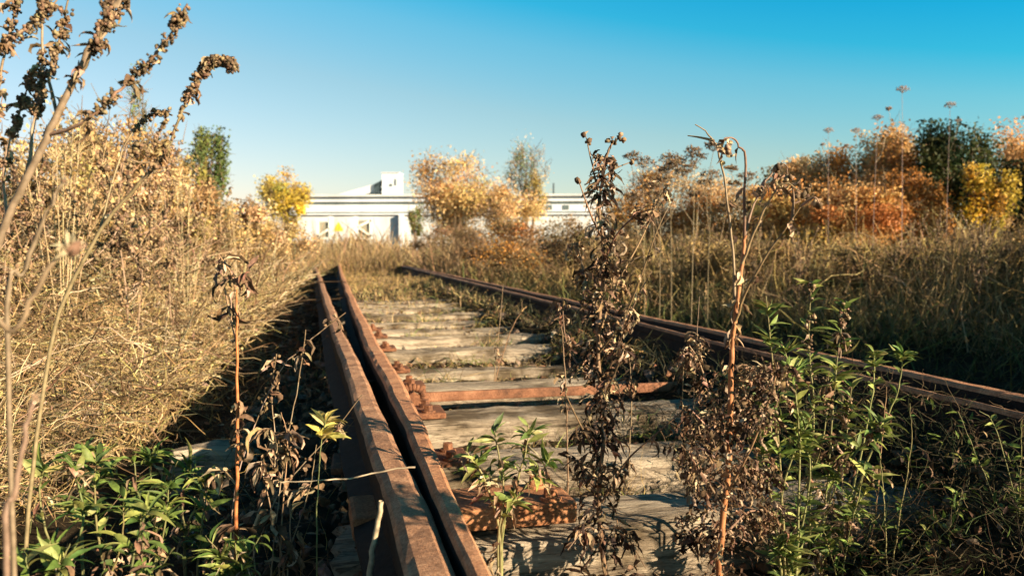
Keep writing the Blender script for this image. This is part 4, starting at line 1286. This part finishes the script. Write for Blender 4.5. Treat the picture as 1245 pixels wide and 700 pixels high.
spikes(mw2, [(main, .62, 1, 520, (.0012, .0031), BUDC, .0092, 30), (main, .45, .65, 60, (.0015, .003), BUDC, .006, 12)])
spikes(mw2, [(P, .2, 1, 50, (.0016, .0034), BUDC, .006, 8) for P in b2])
leaf_on(md, main, .3, .95, 46, (.008, .022), (.003, .007), DRYLEAF + BROWN, -.4, 1.4, 1.6, .12, .5, .7, .004)
md.build('leaves', M_dry, mw2)

# out-of-focus flower heads very near the lens on the left
for (q, d, lb, path) in [((84, 302), .62, 'blurred pale starry seed head near the lens on the left', [(-20, 480), (20, 400), (60, 325), (84, 302)]),
                         ((40, 484), .60, 'small round pale seed head on a brown stem at lower left', [(6, 700), (18, 600), (32, 520), (40, 484)]),
                         ((76, 221), .75, 'blurred round bud standing before the thick pale stem', [(10, 420), (30, 330), (60, 250), (76, 221)])]:
    P = ground_path(path, d)
    r_ = plant('seed_head_weed', lb, 'weed', P[0])
    ms = MB(); stems(ms, [P], [.0026], [.0016], [(.20, .14, .085)], 7); ms.build('stem', M_stem, r_)
    md = MB(); c = P[-1]
    big = .013 if d == .62 else .0055
    n = 34
    md.leaves(np.repeat(c[None], n, 0), randdir(n) + np.array([0, 0, .1]), randdir(n), rng.uniform(.5, 1.2, n) * big, big * .35, pick([(.5, .4, .28), (.4, .3, .2)], n), curl=.5, K=4)
    md.buds(c[None], [big * .45], pick(DRYLEAF, 1)); md.build('seed_head', M_dry, r_)


# ------------------------------------------------------------------ mid-distance stalks, copies of a few kinds
def proto_stalk(kind, label, group):
    root = empty(kind, (0, 0, 0), label, 'weed', group)
    ms, md = MB(), MB()
    if kind == 'dry_stalk':
        main = spline([(0, 0, 0), (.02, .01, .4), (0, .03, .8), (.05, .02, 1.15)], 20)
        brs = [spline([main[k], main[k] + np.array([math.cos(a) * .12, math.sin(a) * .12, .14]), main[k] + np.array([math.cos(a) * .2, math.sin(a) * .2, .33])], 8) for k, a in ((7, .4), (9, 2.6), (11, 4.4), (13, 1.3), (14, 3.5), (15, 5.6))]
        stems(ms, [main], [.006], [.002], [(.32, .21, .12)], 5); stems(ms, brs, [.003] * 6, [.0015] * 6, [(.32, .21, .12)], 4)
        spikes(root, [(P, .35, 1, 46, (.004, .009), BUDC + [(.4, .27, .15)], .018, 9) for P in brs + [main]])
        leaf_on(md, main, .1, .9, 50, (.03, .08), (.008, .02), DRYLEAF, -.5, 1.4, 1.6, .12, .5, .8, .02, 4)
    elif kind == 'plume_grass':
        for q in range(9):
            a = rng.uniform(0, 6.28); l = rng.uniform(.05, .22)
            P = spline([(0, 0, 0), (math.cos(a) * l * .4, math.sin(a) * l * .4, .5), (math.cos(a) * l, math.sin(a) * l, rng.uniform(.8, 1.15))], 12)
            stems(ms, [P], [.003], [.0012], [(.5, .37, .2)], 4)
            leaf_on(md, P, .72, 1, 40, (.025, .06), (.003, .007), [(.55, .40, .22), (.45, .32, .17)], .5, .6, .6, .05, .2, .35, .004, 4)
    else:
        H = 2.4 if kind == 'tall_umbel_weed' else 1.25
        zf = H / 1.25
        main = spline([(0, 0, 0), (.01, 0, .6 * zf), (.03, .01, 1.2 * zf)], 14)
        col = (.40, .27, .20) if H > 2 else (.22, .15, .09)
        stems(ms, [main], [.0035], [.0020], [col], 5)
        tops = [(main[-1], 1.0)]
        for k, a in ((7, .6), (9, 3.0), (10, 4.8)) if H < 2 else ((10, .9),):
            P = spline([main[k], main[k] + np.array([math.cos(a) * .09, math.sin(a) * .09, .12]), main[k] + np.array([math.cos(a) * .15, math.sin(a) * .15, .34])], 8)
            stems(ms, [P], [.003], [.002], [col], 4); tops.append((P[-1], .7 if H < 2 else .5))
        for c, sc in tops:
            n = 16
            mu = MB()
            for q in range(n):
                a = q * 2.4; r = .085 * sc * math.sqrt((q + .5) / n)
                r *= .75 if H > 2 else .9
                e_ = c + np.array([r * math.cos(a), r * math.sin(a), .062 * sc - r * r * 6 + rng.normal() * .007])
                stems(mu, [spline([c, (c + e_) / 2 + np.array([0, 0, -.006]), e_], 5)], [.0014], [.001], [col], 3)
                mu.buds(e_[None] + rng.normal(size=(7, 3)) * .009 * sc, rng.uniform(.003, .006, 7), pick(BUDC if H < 2 else [(.45, .32, .26), (.36, .26, .2)], 7))
            mu.build('umbel', M_dry, root)
    ms.build('stem', M_stem, root)
    if md.n: md.build('seed_plumes' if kind == 'plume_grass' else 'leaves', M_dry, root)
    return root


def put(proto, first, x, y, h, rz, sc_ref, label, group):
    """plant at (x, y), h metres tall"""
    z = float(ground_z(np.array(x), np.array(y))) - .02
    if first:
        proto.location = (x, y, z); proto.rotation_euler = (0, 0, rz); s = h / sc_ref; proto.scale = (s, s, s); proto['label'] = label
        if group: proto['group'] = group
        return proto
    return copy_tree(proto, (x, y, z), rz, h / sc_ref, label, group)


umb_label = 'dry umbrella headed weed silhouetted above the middle of the right bank'
umb_group = 'umbel weeds above the bank behind the tall weeds'
U = proto_stalk('umbel_weed', umb_label, umb_group)
first = True
for (x, y, d) in [(786, 192, 7.0), (818, 187, 7.4), (842, 186, 6.8), (862, 208, 7.2), (803, 214, 6.5), (905, 210, 7.6)]:
    p = px(x, y, d); put(U, first, p[0], p[1], p[2] - float(ground_z(p[0], p[1])), rng.uniform(0, 6), 1.25, umb_label, umb_group); first = False
first = True
for (x, y, d, lb) in [(1101, 100, 9.0, 'tallest umbrella headed weed above the orange bush on the right'), (1064, 136, 9.5, 'second tallest umbel weed left of the tallest one on the right'),
                      (1155, 121, 10.5, 'faint umbel weed rising over the dark green bush'), (1044, 152, 10, 'small faint umbel weed at the top of the orange bush'),
                      (1010, 152, 10.5, 'thin umbel weed standing at the left end of the orange bushes')]:
    if first: T_ = proto_stalk('tall_umbel_weed', lb, None)
    p = px(x, y, d); put(T_, first, p[0], p[1], p[2] - float(ground_z(p[0], p[1])), rng.uniform(0, 6), 2.4, lb, None); first = False
first = True
lb, gp = 'brown seeding stalk standing in the tall grass of the right bank', 'brown stalks on the right bank'
S_ = proto_stalk('dry_stalk', lb, gp)
for k in range(70):
    s = 4.2 * (22 / 4.2) ** rng.uniform(); u = float(redge(s)) + rng.uniform(.1, 1) ** 1.2 * (1.2 + s * .45)
    p = su(s, u); put(S_, first, p[0], p[1], rng.uniform(.6, 1.0), rng.uniform(0, 6.28), 1.15, lb, gp); first = False
lb2, gp2 = 'tan seeding stalk standing in the dry thicket of the left bank', 'tan stalks on the left bank'
for k in range(60):
    s = 3.2 * (18 / 3.2) ** rng.uniform(); u = float(ledge(s)) - rng.uniform(.15, 1) ** 1.2 * (1.0 + s * .35)
    p = su(s, u); put(S_, False, p[0], p[1], rng.uniform(.75, 1.4), rng.uniform(0, 6.28), 1.15, lb2, gp2)
first = True
lb, gp = 'pale feathery grass clump in the tan thicket on the left bank', 'feathery grass clumps on the left bank'
G_ = proto_stalk('plume_grass', lb, gp)
for k in range(26):
    s = 4.0 * (22 / 4.0) ** rng.uniform(); u = float(ledge(s)) - rng.uniform(.05, 1) * (1.0 + s * .4)
    p = su(s, u); put(G_, first, p[0], p[1], rng.uniform(.8, 1.35), rng.uniform(0, 6.28), 1.1, lb, gp); first = False
lb, gp = 'pale feathery grass clump at the far end of the track', 'feathery grass clumps across the track end'
for k in range(50):
    s = rng.uniform(10, 24); u = rng.uniform(-1.5, 5)
    if s < 20 and -.4 < u < 2.4: s += 10
    p = su(s, u); put(G_, False, p[0], p[1], rng.uniform(.6, 1.0), rng.uniform(0, 6.28), 1.1, lb, gp)

for o in bpy.data.objects:
    if '_o' in o: del o['_o']
